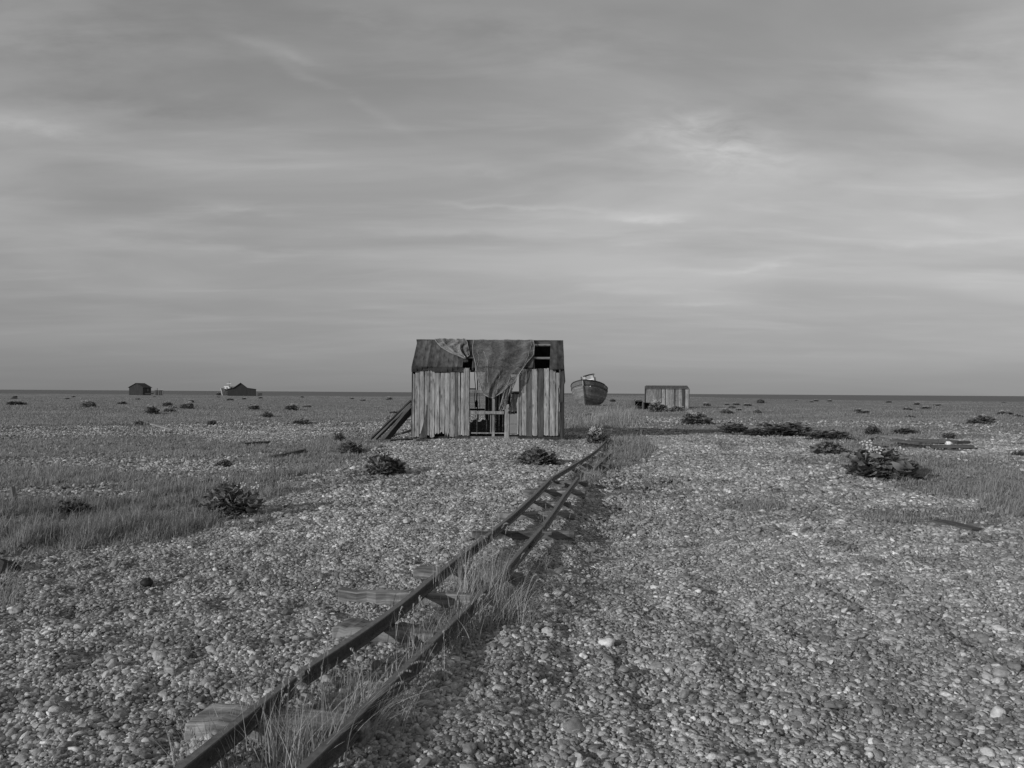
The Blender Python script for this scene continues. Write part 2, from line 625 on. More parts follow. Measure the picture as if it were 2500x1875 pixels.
def ground_material():
    m = bpy.data.materials.new('shingle')
    nt, N = nodes(m)
    tc = N('ShaderNodeTexCoord').outputs['Object']
    turf = N('ShaderNodeAttribute', attribute_name='turf').outputs['Fac']
    v1 = N('ShaderNodeTexVoronoi', ins={'Vector': tc, 'Scale': 24.0})
    sep = N('ShaderNodeSeparateColor', ins={0: v1.outputs['Color']})
    peb = ramp(N, sep.outputs[0], [(0, .13), (.4, .20), (.75, .28), (1, .48)])
    n5 = N('ShaderNodeTexNoise', ins={'Vector': tc, 'Scale': 4.0, 'Detail': 9.0, 'Roughness': .8}).outputs['Fac']
    n1 = N('ShaderNodeTexNoise', ins={'Vector': N('ShaderNodeMapping', ins={'Vector': tc, 'Scale': (.25, .8, 1)}).outputs[0], 'Scale': 1.0, 'Detail': 6.0, 'Roughness': .65}).outputs['Fac']
    nb = N('ShaderNodeTexNoise', ins={'Vector': N('ShaderNodeMapping', ins={'Vector': tc, 'Scale': (.03, .09, 1)}).outputs[0], 'Scale': 1.0, 'Detail': 7.0, 'Roughness': .65}).outputs['Fac']
    k = math_(N, 'MULTIPLY', ramp(N, nb, [(.32, .72), (.68, 1.28)]), ramp(N, n5, [(.28, .45), (.5, 1.0), (.72, 1.5)]))
    k = math_(N, 'MULTIPLY', k, ramp(N, n1, [(.3, .7), (.7, 1.25)]))
    pc = N('ShaderNodeVectorMath', operation='SCALE')
    nt.links.new(peb, pc.inputs[0])
    nt.links.new(k, pc.inputs[3])
    tcol = ramp(N, n5, [(.3, .12), (.5, .20), (.72, .30)])
    # broken edge between turf and stones
    f = math_(N, 'ADD', turf, math_(N, 'MULTIPLY', math_(N, 'SUBTRACT', n5, .5), .9))
    f = math_(N, 'ADD', f, math_(N, 'MULTIPLY', math_(N, 'SUBTRACT', nb, .5), .8))
    fac = ramp(N, f, [(.40, 0), (.62, 1)])
    fac = math_(N, 'MULTIPLY', fac, .92)
    mx = N('ShaderNodeMix', data_type='RGBA', ins={0: fac})
    nt.links.new(pc.outputs[0], mx.inputs[6])
    nt.links.new(tcol, mx.inputs[7])
    hgt = math_(N, 'ADD', math_(N, 'MULTIPLY', v1.outputs['Distance'], -.6), math_(N, 'MULTIPLY', n5, 1.6))
    hgt = math_(N, 'ADD', hgt, math_(N, 'MULTIPLY', n1, 2.0))
    finish(nt, N, mx.outputs[2], .9, .1, bump=hgt, bstr=.7, bdist=.05)
    return m


ground = build_ground()
ground.data.materials.append(ground_material())
tag(ground, 'grey shingle beach plain with patches of thin grass', 'ground', kind='structure')

# sea: one sheet to the horizon, below the beach
sm = bpy.data.materials.new('sea_water')
nt, N = nodes(sm)
tc = N('ShaderNodeTexCoord').outputs['Object']
mp = N('ShaderNodeMapping', ins={'Vector': tc, 'Scale': (.02, .12, 1)}).outputs[0]
n = N('ShaderNodeTexNoise', ins={'Vector': mp, 'Scale': 1.0, 'Detail': 6.0}).outputs['Fac']
finish(nt, N, ramp(N, n, [(.3, .12), (.7, .155)]), .75, .12, bump=n, bstr=.25, bdist=.5)
b = MB()
xs = [-60000, -8000, -1500, -400, 0, 400, 1500, 8000, 60000]
ys = [150, 400, 800, 2000, 6000, 20000, 60000]
b.grid([[(x, y, -3.4) for x in xs] for y in ys])
tag(b.build('sea', sm), 'flat grey sea along the horizon', 'sea', kind='structure')


# ------------------------------------------------------------------ pebbles (stuff): points here, stones by geometry nodes
def build_pebbles():
    pts = []
    bands = [(1.6, 4.5), (4.5, 7), (7, 10), (10, 14), (14, 19), (19, 25), (25, 32), (32, 42), (42, 58)]
    for r0, r1 in bands:
        rm = .5 * (r0 + r1)
        s = max(.0168, .0019 * rm) if rm < 30 else .0027 * rm
        x1 = r1 * .66 + 1.6
        nx, ny = int(2 * x1 / s), int((r1 - r0 * .75) / s) + 1
        X, Y = np.meshgrid(np.linspace(-x1, x1, nx), np.linspace(r0 * .75, r1, ny))
        X, Y = X.ravel(), Y.ravel()
        X = X + rng.uniform(-.55, .55, X.size) * s
        Y = Y + rng.uniform(-.55, .55, X.size) * s
        R = np.hypot(X, Y)
        k = (R >= r0) & (R < r1) & (np.abs(X) < Y * .66 + 1.6)
        X, Y, R = X[k], Y[k], R[k]
        if r1 > 32:
            k = rng.uniform(0, 1, X.size) > .35 + .6 * sstep(32, 58, R)
            X, Y, R = X[k], Y[k], R[k]
        pts.append((X, Y, np.full(X.size, s)))
        # loose stones lying on top
        n2 = int(X.size * .10)
        i = rng.integers(0, X.size, n2)
        pts.append((X[i] + rng.uniform(-s, s, n2), Y[i] + rng.uniform(-s, s, n2), np.full(n2, s * 1.22)))
    X = np.concatenate([p[0] for p in pts])
    Y = np.concatenate([p[1] for p in pts])
    S = np.concatenate([p[2] for p in pts])
    m, h, n1, n2 = cover(X, Y)
    keep = rng.uniform(0, 1, X.size) > np.clip((m - .30) * 2.3, 0, .95)
    # none inside the hut
    keep &= ~((X > -3.3) & (X < 1.62) & (Y > 27.9) & (Y < 30.7))
    X, Y, S, m = X[keep], Y[keep], S[keep], m[keep]
    Z = G(X, Y)
    n = X.size
    size = S * .66 * np.exp(rng.normal(0, .34, n))
    big = rng.uniform(0, 1, n) < .012
    size = np.where(big, size * 1.6, size)
    size = np.clip(size, .006, np.maximum(.05, .0013 * np.hypot(X, Y)))
    asp = np.stack((rng.uniform(.85, 1.45, n), rng.uniform(.7, 1.05, n), rng.uniform(.42, .8, n)), 1)
    SC = asp * size[:, None]
    ROT = np.stack((rng.normal(0, .38, n), rng.normal(0, .38, n), rng.uniform(0, 6.2832, n)), 1)
    Z = Z + size * rng.uniform(-.15, .45, n)
    me = bpy.data.meshes.new('pebbles')
    me.vertices.add(n)
    me.vertices.foreach_set('co', np.stack((X, Y, Z), 1).astype(np.float32).ravel())
    for nm, arr in (('scl', SC), ('rot', ROT)):
        a = me.attributes.new(nm, 'FLOAT_VECTOR', 'POINT')
        a.data.foreach_set('vector', arr.astype(np.float32).ravel())
    # flint tones: mostly mid grey, some pale, some dark
    t = rng.uniform(0, 1, n)
    tone = np.interp(t, [0, .12, .5, .85, .97, 1], [.10, .16, .25, .37, .52, .66])
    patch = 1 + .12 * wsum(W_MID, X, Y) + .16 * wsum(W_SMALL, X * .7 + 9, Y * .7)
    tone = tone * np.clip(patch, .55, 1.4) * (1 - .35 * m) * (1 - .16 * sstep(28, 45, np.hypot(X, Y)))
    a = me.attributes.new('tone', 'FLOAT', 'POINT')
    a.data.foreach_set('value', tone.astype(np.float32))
    a = me.attributes.new('pick', 'INT', 'POINT')
    a.data.foreach_set('value', rng.integers(0, 6, n).astype(np.int32))
    ob = bpy.data.objects.new('pebbles', me)
    COL.objects.link(ob)
    # stone material
    pm = bpy.data.materials.new('flint_pebble')
    nt, N = nodes(pm)
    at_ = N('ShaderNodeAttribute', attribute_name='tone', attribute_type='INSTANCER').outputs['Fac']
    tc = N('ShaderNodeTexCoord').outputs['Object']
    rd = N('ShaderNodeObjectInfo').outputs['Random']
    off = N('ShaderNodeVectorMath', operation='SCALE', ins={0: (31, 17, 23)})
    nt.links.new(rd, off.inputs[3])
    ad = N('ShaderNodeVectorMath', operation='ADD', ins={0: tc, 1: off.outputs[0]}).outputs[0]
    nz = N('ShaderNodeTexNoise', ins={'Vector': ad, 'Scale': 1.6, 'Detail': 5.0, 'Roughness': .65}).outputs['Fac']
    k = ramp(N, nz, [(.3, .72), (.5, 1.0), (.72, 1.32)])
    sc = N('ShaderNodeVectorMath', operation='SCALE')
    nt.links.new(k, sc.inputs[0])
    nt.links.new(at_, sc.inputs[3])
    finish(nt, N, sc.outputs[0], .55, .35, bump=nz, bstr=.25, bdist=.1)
    me.materials.append(pm)
    # geometry nodes
    gt = bpy.data.node_groups.new('pebble_scatter', 'GeometryNodeTree')
    gt.interface.new_socket('Geometry', in_out='INPUT', socket_type='NodeSocketGeometry')
    gt.interface.new_socket('Geometry', in_out='OUTPUT', socket_type='NodeSocketGeometry')
    ln = gt.links.new
    gi, go = gt.nodes.new('NodeGroupInput'), gt.nodes.new('NodeGroupOutput')
    join = gt.nodes.new('GeometryNodeJoinGeometry')
    for v in range(6):
        ico = gt.nodes.new('GeometryNodeMeshIcoSphere')
        ico.inputs['Radius'].default_value = 1.0
        ico.inputs['Subdivisions'].default_value = 3
        sp = gt.nodes.new('GeometryNodeSetPosition')
        pos = gt.nodes.new('GeometryNodeInputPosition')
        adn = gt.nodes.new('ShaderNodeVectorMath')
        adn.operation = 'ADD'
        adn.inputs[1].default_value = (v * 7.3, v * 3.1, v * 5.7)
        ln(pos.outputs[0], adn.inputs[0])
        nzn = gt.nodes.new('ShaderNodeTexNoise')
        nzn.inputs['Scale'].default_value = .85
        nzn.inputs['Detail'].default_value = 1.0
        ln(adn.outputs[0], nzn.inputs['Vector'])
        mr = gt.nodes.new('ShaderNodeMath')
        mr.operation = 'MULTIPLY_ADD'
        mr.inputs[1].default_value = 1.15
        mr.inputs[2].default_value = .42
        ln(nzn.outputs[0], mr.inputs[0])
        scn = gt.nodes.new('ShaderNodeVectorMath')
        scn.operation = 'SCALE'
        ln(pos.outputs[0], scn.inputs[0])
        ln(mr.outputs[0], scn.inputs[3])
        ln(ico.outputs['Mesh'], sp.inputs['Geometry'])
        ln(scn.outputs[0], sp.inputs['Position'])
        ss = gt.nodes.new('GeometryNodeSetShadeSmooth')
        ln(sp.outputs[0], ss.inputs[0])
        mt = gt.nodes.new('GeometryNodeSetMaterial')
        mt.inputs['Material'].default_value = pm
        ln(ss.outputs[0], mt.inputs['Geometry'])
        g2 = gt.nodes.new('GeometryNodeGeometryToInstance')
        ln(mt.outputs[0], g2.inputs[0])
        ln(g2.outputs[0], join.inputs[0])
    iop = gt.nodes.new('GeometryNodeInstanceOnPoints')
    iop.inputs['Pick Instance'].default_value = True

    def named(nm, ty):
        q = gt.nodes.new('GeometryNodeInputNamedAttribute')
        q.data_type = ty
        q.inputs['Name'].default_value = nm
        return q.outputs[0]
    ln(gi.outputs[0], iop.inputs['Points'])
    ln(join.outputs[0], iop.inputs['Instance'])
    ln(named('pick', 'INT'), iop.inputs['Instance Index'])
    e2r = gt.nodes.new('FunctionNodeEulerToRotation')
    ln(named('rot', 'FLOAT_VECTOR'), e2r.inputs[0])
    ln(e2r.outputs[0], iop.inputs['Rotation'])
    ln(named('scl', 'FLOAT_VECTOR'), iop.inputs['Scale'])
    ln(iop.outputs[0], go.inputs[0])
    md = ob.modifiers.new('scatter', 'NODES')
    md.node_group = gt
    tag(ob, 'loose rounded grey flint pebbles covering the near beach', 'pebbles', kind='stuff')
    print('pebbles', n)


build_pebbles()


# ------------------------------------------------------------------ turf (stuff): one mesh of separate blades
def build_grass():
    n = 3600000
    r = np.exp(rng.uniform(np.log(3.0), np.log(95.0), n))
    nf = 500000
    r[:nf] = np.exp(rng.uniform(np.log(58.0), np.log(270.0), nf))
    a = rng.uniform(-.66, .66, n)
    X, Y = r * np.sin(a), r * np.cos(a)
    # clumping
    c = rng.uniform(0, 1, n)
    m, h, n1, n2 = cover(X, Y)
    keep = c < np.clip((m - .12) * 1.25, 0, 1) ** 1.4 * np.clip(.60 + .50 * n1, .06, 1) * .72
    X, Y, h, r, m, n1, n2 = X[keep], Y[keep], h[keep], r[keep], m[keep], n1[keep], n2[keep]
    keep = ~((X > -3.35) & (X < 1.75) & (Y > 27.6) & (Y < 31.0))
    X, Y, h, r, m, n1, n2 = X[keep], Y[keep], h[keep], r[keep], m[keep], n1[keep], n2[keep]
    n = X.size
    Z = G(X, Y)
    H = .55 * h * np.exp(rng.normal(-.28, .42, n)) * np.clip(.75 + .35 * n1, .35, 1.4) * (.6 + .4 * m) * (1 + .45 * sstep(55, 80, r))
    Wd = (.0009 + .00033 * r) * rng.uniform(.6, 1.3, n)
    th = rng.uniform(0, 6.2832, n)
    la = rng.uniform(0, 6.2832, n)
    lean = np.abs(rng.normal(0, .5, n))
    lx, ly = np.cos(la) * lean + .12, np.sin(la) * lean
    wx, wy = np.cos(th) * Wd, np.sin(th) * Wd
    B = np.stack((X, Y, Z - .01), 1)
    mid = B + np.stack((lx * H * .35, ly * H * .35, H * .6), 1)
    tip = B + np.stack((lx * H, ly * H, H * (1 - .2 * lean)), 1)
    w = np.stack((wx, wy, np.zeros(n)), 1)
    V = np.stack((B - w, B + w, mid + w * .7, mid - w * .7, tip), 1).reshape(-1, 3)
    base = np.arange(n)[:, None] * 5
    F_ = np.concatenate((base + np.array([0, 1, 2, 3]), base + np.array([3, 2, 4])), 1).ravel()
    LT = np.tile([4, 3], n)
    sh = np.clip(rng.uniform(.1, .8, n) + .12 * n2 - .30 * sstep(55, 75, r) * rng.uniform(0, 1, n), 0, 1)
    S = np.repeat(sh, 5)
    o = np_mesh('grass', V, F_, LT, M_TURF, S)
    tag(o, 'thin dry beach grass growing in patches through the shingle', 'grass', kind='stuff')
    print('blades', n)


build_grass()


# ------------------------------------------------------------------ sea kale and shrubs
def leaf(b, base, out, L, Wd, seed, shade):
    """one crinkled leaf from base along out, drooping, with a frilled edge"""
    r_ = random.Random(seed)
    out = Vector(out).normalized()
    side = out.cross(Vector((0, 0, 1)))
    if side.length < .1:
        side = Vector((1, 0, 0))
    side.normalize()
    side = (side + Vector((r_.uniform(-.4, .4), r_.uniform(-.4, .4), r_.uniform(-.5, .5)))).normalized()
    nrm = side.cross(out).normalized()
    nu, nv = 6, 5
    ph = r_.uniform(0, 6)
    P, S = [], []
    for i in range(nu):
        u = i / (nu - 1)
        wid = Wd * (math.sin(math.pi * (0.12 + .80 * u)) ** .7) * (.25 if i == 0 else 1)
        row, sr = [], []
        for j in range(nv):
            v = j / (nv - 1) * 2 - 1
            fr = .16 * L * abs(v) ** 1.5 * math.sin(ph + 5.2 * u + 2.4 * v) + .06 * L * math.sin(9 * u + 6 * v + ph)
            p = Vector(base) + out * (L * u) + side * (wid * v * (1 + .2 * math.sin(8 * u + ph))) + nrm * (fr - .32 * L * u * u + .12 * L * v * v)
            row.append(p)
            sr.append(min(1, max(0, shade + r_.uniform(-.12, .12))))
        P.append(row)
        S.append(sr)
    b.grid(P, S)


def make_kale(label, seed, flowers=6, nleaf=150, mat=M_KALE, group=None, small=False, name='sea_kale', cat='plant'):
    """unit plant: 1 wide, .5 high, at the origin"""
    r_ = random.Random(seed)
    root = empty(name, (0, 0, 0), label, cat, group)
    b = MB()
    lobes = [(r_.uniform(-.22, .22), r_.uniform(-.22, .22), r_.uniform(.16, .26), r_.uniform(.28, .46)) for _ in range(7)] + [(0, 0, .32, .46)] * 2
    for k in range(nleaf):
        lx, ly, lr, lh = r_.choice(lobes)
        az = r_.uniform(0, 6.2832)
        ce = r_.uniform(0.02, 1.0) ** .8
        rr = lr * math.sqrt(max(0, 1 - ce * ce)) * r_.uniform(.55, 1.0)
        pos = Vector((lx + rr * math.cos(az), ly + rr * math.sin(az), lh * ce * r_.uniform(.7, 1.0) + .01))
        rad = math.hypot(pos.x, pos.y)
        if rad > .40:
            pos.x *= .40 / rad
            pos.y *= .40 / rad
        o = Vector((math.cos(az) * (1.1 - ce), math.sin(az) * (1.1 - ce), 0.3 + .9 * ce + r_.uniform(-.5, .5))) + Vector((r_.uniform(-.5, .5), r_.uniform(-.5, .5), 0))
        L = r_.uniform(.06, .12) * (.62 if small else 1)
        leaf(b, pos - o.normalized() * L * .5, o, L, L * r_.uniform(.5, .8), r_.random(), r_.uniform(.1, .95))
    for lx, ly, lr, lh in lobes:      # stems from the crown
        for q in range(3):
            e = Vector((lx + r_.uniform(-.12, .12), ly + r_.uniform(-.12, .12), lh * r_.uniform(.6, 1)))
            b.tube([(lx * .2, ly * .2, -.03), (lx * .7, ly * .7, lh * .4), e], [.012, .009, .005], 5, .5)
    b.build('foliage', mat, root, smooth=True)
    for k in range(flowers):
        s = MB()
        lx, ly, lr, lh = r_.choice(lobes)
        az = r_.uniform(0, 6.2832)
        c = Vector((lx + .5 * lr * math.cos(az), ly + .5 * lr * math.sin(az), lh + r_.uniform(.0, .06)))
        s.tube([(lx, ly, lh * .6), c], [.004, .003], 4, .2)
        for q in range(16):
            d = Vector((r_.gauss(0, .032), r_.gauss(0, .032), r_.gauss(0, .024)))
            rr = r_.uniform(.009, .017)
            s.blob(c + d, (rr, rr, rr), r_.uniform(.2, 1), 5, 4)
            s.tube([c, c + d], .002, 3, .2)
        s.build('seed_head', M_SEED, root, smooth=True)
    return root


PROTO = [make_kale('x', 11, 7, 400), make_kale('x', 23, 3, 380), make_kale('x', 37, 22, 300), make_kale('x', 52, 0, 400)]
SHRUB = [make_kale('x', 61, 0, 330, M_SHRUB, small=True, name='low_shrub', cat='shrub'), make_kale('x', 73, 0, 300, M_SHRUB, small=True, name='low_shrub', cat='shrub')]
_used = set()


def plant(proto, px, py, w, h, label, group, deep=None, rz=None):
    """px, py the middle of its foot; w, h its size in photo pixels"""
    p = at(px, py)
    mpp = p.y / F
    if id(proto) in _used:
        o = copy_tree(proto)
    else:
        o = proto
        _used.add(id(proto))
    o['label'] = label
    o['group'] = group
    W_, H_ = w * mpp, h * mpp
    o.rotation_euler = (0, 0, rnd.uniform(0, 6.28) if rz is None else rz)
    d = W_ * .5 * .8
    q = Vector((p.x * (1 + d / p.y), p.y + d, 0))
    q.z = g(q.x, q.y) - .01
    o.location = q
    a = W_ / .84
    o.scale = (a, a, max(H_ * 1.0 / .47, a * .34) if H_ > 0 else a)
    return o


KG = 'sea kale clumps growing on the shingle'
SG = 'low dark shrubs on the shingle'
K = PROTO
plant(K[0], 2152, 1178, 204, 84, 'largest sea kale clump, white heads along its top, in front of the timber pile', KG, rz=2.6)
plant(K[1], 2022, 1112, 88, 34, 'smaller sea kale just behind the largest clump', KG)
plant(K[1], 560, 1264, 170, 82, 'large dark sea kale at the front edge of the tall grass', KG, rz=2.2)
plant(K[0], 932, 1163, 116, 58, 'dark leafy sea kale on bare shingle in front of the leaning beams', KG, rz=4.0)
plant(K[3], 1302, 1137, 118, 48, 'leafy sea kale on bare shingle between the ruined hut and the rails', KG)
plant(K[2], 1458, 1086, 66, 38, 'pale-topped sea kale growing against the far end of the rails', KG)
plant(K[3], 848, 1110, 76, 34, 'sea kale beside the foot of the leaning beams, nearer of a pair', KG, rz=1.0)
plant(SHRUB[0], 830, 1079, 40, 26, 'small upright shrub behind the sea kale by the leaning beams', SG)
plant(SHRUB[1], 180, 1266, 112, 44, 'dark bush half hidden in tall grass beside the upright stake', SG)
plant(SHRUB[0], 292, 1235, 100, 15, 'flat dark mat of leaves in the grass behind the half hidden bush', SG)
plant(K[1], 547, 1142, 52, 22, 'small sea kale on a grassy strip near the dark slanting plank', KG, rz=.4)
plant(K[0], 1700, 1037, 90, 30, 'spreading sea kale on the bare shingle in front of the small plank shed', KG, rz=2.9)
plant(SHRUB[1], 1790, 1060, 140, 22, 'long dark shrub where the shadow of the hut ends', SG)
plant(SHRUB[0], 1930, 1070, 200, 26, 'longest of the flat dark shrubs beyond the hut shadow', SG)
plant(SHRUB[1], 1858, 1066, 110, 17, 'flat dark shrub joining the two long ones beyond the hut shadow', SG, rz=1.1)
plant(SHRUB[1], 2030, 1078, 130, 13, 'very flat dark shrub at the grassy end of the timber pile', SG, rz=2.3)
plant(SHRUB[1], 2130, 1062, 56, 26, 'rounded dark shrub behind the timber pile', SG)
plant(SHRUB[0], 2210, 1062, 92, 16, 'low dark shrub mat behind the long beam of the timber pile', SG)
plant(K[2], 2315, 1072, 44, 17, 'small pale sea kale just behind the white canister', KG)
plant(K[0], 2395, 1036, 62, 22, 'sea kale clump by itself on the pale shingle far behind the white canister', KG, rz=5)
plant(SHRUB[1], 2490, 1116, 42, 18, 'dark shrub cut by the right edge of the picture', SG)
plant(SHRUB[0], 2060, 1066, 62, 12, 'small flat shrub beside the rounded dark shrub', SG)
plant(K[2], 1604, 1006, 50, 26, 'white-flowered sea kale growing against the small plank shed', KG)
plant(K[1], 1652, 1006, 40, 14, 'low sea kale at the foot of the small plank shed', KG, rz=3)
plant(K[3], 1440, 1018, 26, 9, 'small sea kale in the grass below the wooden boat', KG)
plant(K[0], 740, 1037, 50, 14, 'dark low sea kale on the shingle behind the leaning beams', KG, rz=1)
plant(K[1], 652, 1019, 36, 15, 'sea kale alone on the grass in front of the far gabled shed', KG, rz=1.7)
plant(K[2], 708, 1002, 46, 14, 'pale-topped sea kale in front of the low wreckage and far crate', KG, rz=1.2)
plant(K[0], 370, 1011, 42, 21, 'dark sea kale on the grass in front of the far corner-on shed', KG, rz=3.7)
plant(K[2], 408, 993, 28, 12, 'small white-headed sea kale in front of the derelict winch house', KG, rz=.3)
plant(K[2], 456, 999, 38, 17, 'bushy white-headed sea kale between the two far sheds', KG, rz=2.1)
plant(K[2], 220, 996, 48, 16, 'wide pale-flowered sea kale on the far grass beside no building', KG, rz=4.4)
plant(K[2], 40, 989, 50, 10, 'flat pale sea kale near the left edge below the horizon', KG, rz=5.5)
plant(K[3], 338, 1038, 24, 12, 'small dark sea kale by the upper end of the bleached board', KG, rz=2)
plant(K[2], 516, 1039, 32, 15, 'pale grassy sea kale beyond the lower end of the bleached board', KG, rz=.9)
plant(K[1], 533, 965, 14, 7, 'dark clump at the bow of the far white boat', KG, rz=.9)
plant(K[3], 1855, 984, 22, 11, 'distant upright sea kale on the skyline beyond the plank shed', KG, rz=.9)
plant(K[1], 1850, 1009, 26, 9, 'small sea kale well behind the longest flat shrub', KG, rz=3.3)
plant(K[3], 1497, 981, 18, 7, 'small sea kale between the wooden boat and the iron boxes', KG, rz=3.3)
rk = random.Random(5)
placed = 0
while placed < 48:
    px = rk.choice([rk.uniform(0, 990), rk.uniform(1500, 2500)])
    hz = 951 + px * .0064
    py = hz + 15 + rk.uniform(0, 1) ** 1.4 * 40
    if 1390 < px < 1700 and py < 1010:
        continue
    p = at(px, py)
    if p.y > 285 or p.y < 55:
        continue
    wpx = rk.uniform(.7, 1.5) / p.y * F
    plant(rk.choice([K[0], K[2], K[2], K[2], K[3]]), px, py, wpx, wpx * rk.uniform(.2, .36),
          'tiny sea kale clump dotted over the far shingle plain', 'sea kale dots on the far shingle plain')
    placed += 1

# ------------------------------------------------------------------ the track
RG = 'rail lengths of the narrow track'


def rail(path, label, plates=()):
    """path: (px, py) of the rail's upper edge in the photo, traced at rail height"""
    pts = [ptz(a, c_, zt) for a, c_, zt in path]
    for _ in range(2):      # ease the bends
        q = [pts[0]]
        for i in range(len(pts) - 1):
            q += [pts[i].lerp(pts[i + 1], .25), pts[i].lerp(pts[i + 1], .75)]
        pts = q + [pts[-1]]
    o0 = Vector(pts[0])
    o0.z = 0
    root = empty('rail', o0, label, 'rail', RG)
    prof = [(-.033, 0), (.033, 0), (.033, .010), (.007, .018), (.007, .050), (.020, .056), (.022, .072), (.019, .077), (-.019, .077), (-.022, .072), (-.020, .056), (-.007, .050), (-.007, .018), (-.033, .010)]
    # finer path
    fine = []
    for i in range(len(pts) - 1):
        for k in range(2):
            fine.append(pts[i].lerp(pts[i + 1], k / 2))
    fine.append(pts[-1])
    P = []
    for i, p in enumerate(fine):
        d = fine[min(i + 1, len(fine) - 1)] - fine[max(i - 1, 0)]
        d.z = 0
        d.normalize()
        s = Vector((d.y, -d.x, 0))
        P.append([p + s * a + Vector((0, 0, z - .077)) for a, z in prof])
    b = MB()
    b.grid(P, 1.0, closed=True)
    n = len(prof)
    e = len(b.v) - n
    b.f.append(tuple(range(n)))
    b.f.append(tuple(e + k for k in reversed(range(n))))
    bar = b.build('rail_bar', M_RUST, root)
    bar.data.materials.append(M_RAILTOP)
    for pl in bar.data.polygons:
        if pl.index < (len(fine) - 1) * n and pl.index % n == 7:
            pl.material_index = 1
    for i in plates:
        p = fine[i]
        d = (fine[i] - fine[i - 1]).normalized()
        s = Vector((d.y, -d.x, 0)).normalized()
        for sg in (-1, 1):
            q = MB()
            c = p + s * (.013 * sg) + Vector((0, 0, -.044))
            q.beam(c - d * .13, c + d * .13, .012, .026, 1, s)
            for k in (-.09, -.03, .03, .09):
                q.blob(c + d * k + s * (.010 * sg), (.011, .011, .011), 1, 6, 4)
            q.build('fishplate', M_RUST, root)
    return root


rail([(395, 1905, .155), (445, 1867, .155), (590, 1750, .16), (715, 1652, .16)], 'nearest left-hand rail length, running out of the bottom of the picture')
rail([(735, 1637, .165), (950, 1497, .17), (1096, 1374, .17), (1196, 1300, .175)], 'left-hand rail length in front of the bend, behind tall grass', plates=(24,))
rail([(1199, 1297, .18), (1272, 1238, .185), (1344, 1167, .19)], 'left-hand rail length past the bend, over the bare sleepers')
rail([(1346, 1165, .19), (1412, 1126, .18), (1454, 1101, .16), (1484, 1070, .12)], 'farthest left-hand rail length, ending in the overgrown bank')
rail([(706, 1905, .15), (743, 1867, .15), (838, 1777, .15), (972, 1643, .145), (1044, 1574, .14)], 'nearest right-hand rail length, half sunk in shingle and grass')
rail([(1050, 1568, .14), (1176, 1444, .15), (1235, 1384, .155), (1322, 1286, .165)], 'right-hand rail length behind the tallest grass tuft', plates=(24,))
rail([(1325, 1281, .165), (1350, 1249, .17), (1374, 1211, .175), (1410, 1165, .18)], 'right-hand rail length with a broken end beside the bare sleepers')
rail([(1449, 1144, .12), (1470, 1124, .12), (1490, 1106, .10)], 'short far right-hand rail length rising out of the grass')

SLG = 'wooden sleepers under the rails'
SL = [  # left end (px, py at middle of its top), right end, width(m), height, label
    (482, 1740, 905, 1772, .24, 'widest sleeper with a pale rounded end, nearest the bottom of the picture', .085),
    (828, 1522, 1085, 1545, .21, 'wedge-shaped sleeper second from the bottom of the picture', .08),
    (828, 1440, 1215, 1458, .10, 'long split sleeper with a notch in its pale front face', .10),
    (1020, 1385, 1270, 1408, .19, 'sleeper hidden on the right by the tallest grass tuft', .09),
    (1153, 1303, 1402, 1302, .12, 'narrow dark sleeper at the bend in the left rail', .08),
    (1215, 1256, 1400, 1254, .16, 'sleeper just past the bend with a pale left end', .09),
    (1278, 1226, 1392, 1232, .20, 'broad sleeper with pale top in the middle of the bare row', .09),
    (1280, 1197, 1430, 1203, .20, 'sleeper showing a long pale end left of the rail, middle of the bare row', .10),
    (1312, 1176, 1435, 1181, .17, 'sleeper at the broken end of the right rail', .09),
    (1372, 1146, 1475, 1155, .22, 'sleeper with a pale top beside the far grass gap', .09),
    (1400, 1133, 1490, 1138, .16, 'thin dark sleeper beyond the far grass gap', .09),
    (1425, 1117, 1505, 1120, .17, 'farthest sleeper, almost lost in grass', .08)]
for k, (x0, y0, x1, y1, wd, lab, hh) in enumerate(SL):
    a, c_ = ptz(x0, y0, hh * .9), ptz(x1, y1, hh * .8)
    for p in (a, c_):
        p.z = hh - (.062 if k < 4 else .046)
    b = MB()
    b.beam(a, c_, wd, .12, (1.55, .9, 1.35, 1.0, .8, 1.3, 1.2, 1.2, .9, 1.1, .8, .8)[k], n=16, jit=.011, twist=rnd.uniform(-.08, .08))
    o = b.build('sleeper', M_SLEEPER)
    mid = (a + c_) * .5
    o.data.transform(Matrix.Translation(-mid))
    o.location = mid
    bv = o.modifiers.new('worn', 'BEVEL')
    bv.width = .012
    bv.segments = 2
    tag(o, lab, 'sleeper', SLG)


# ------------------------------------------------------------------ tall grass tufts by the rails
TG = 'tall dry grass tufts by the rails'


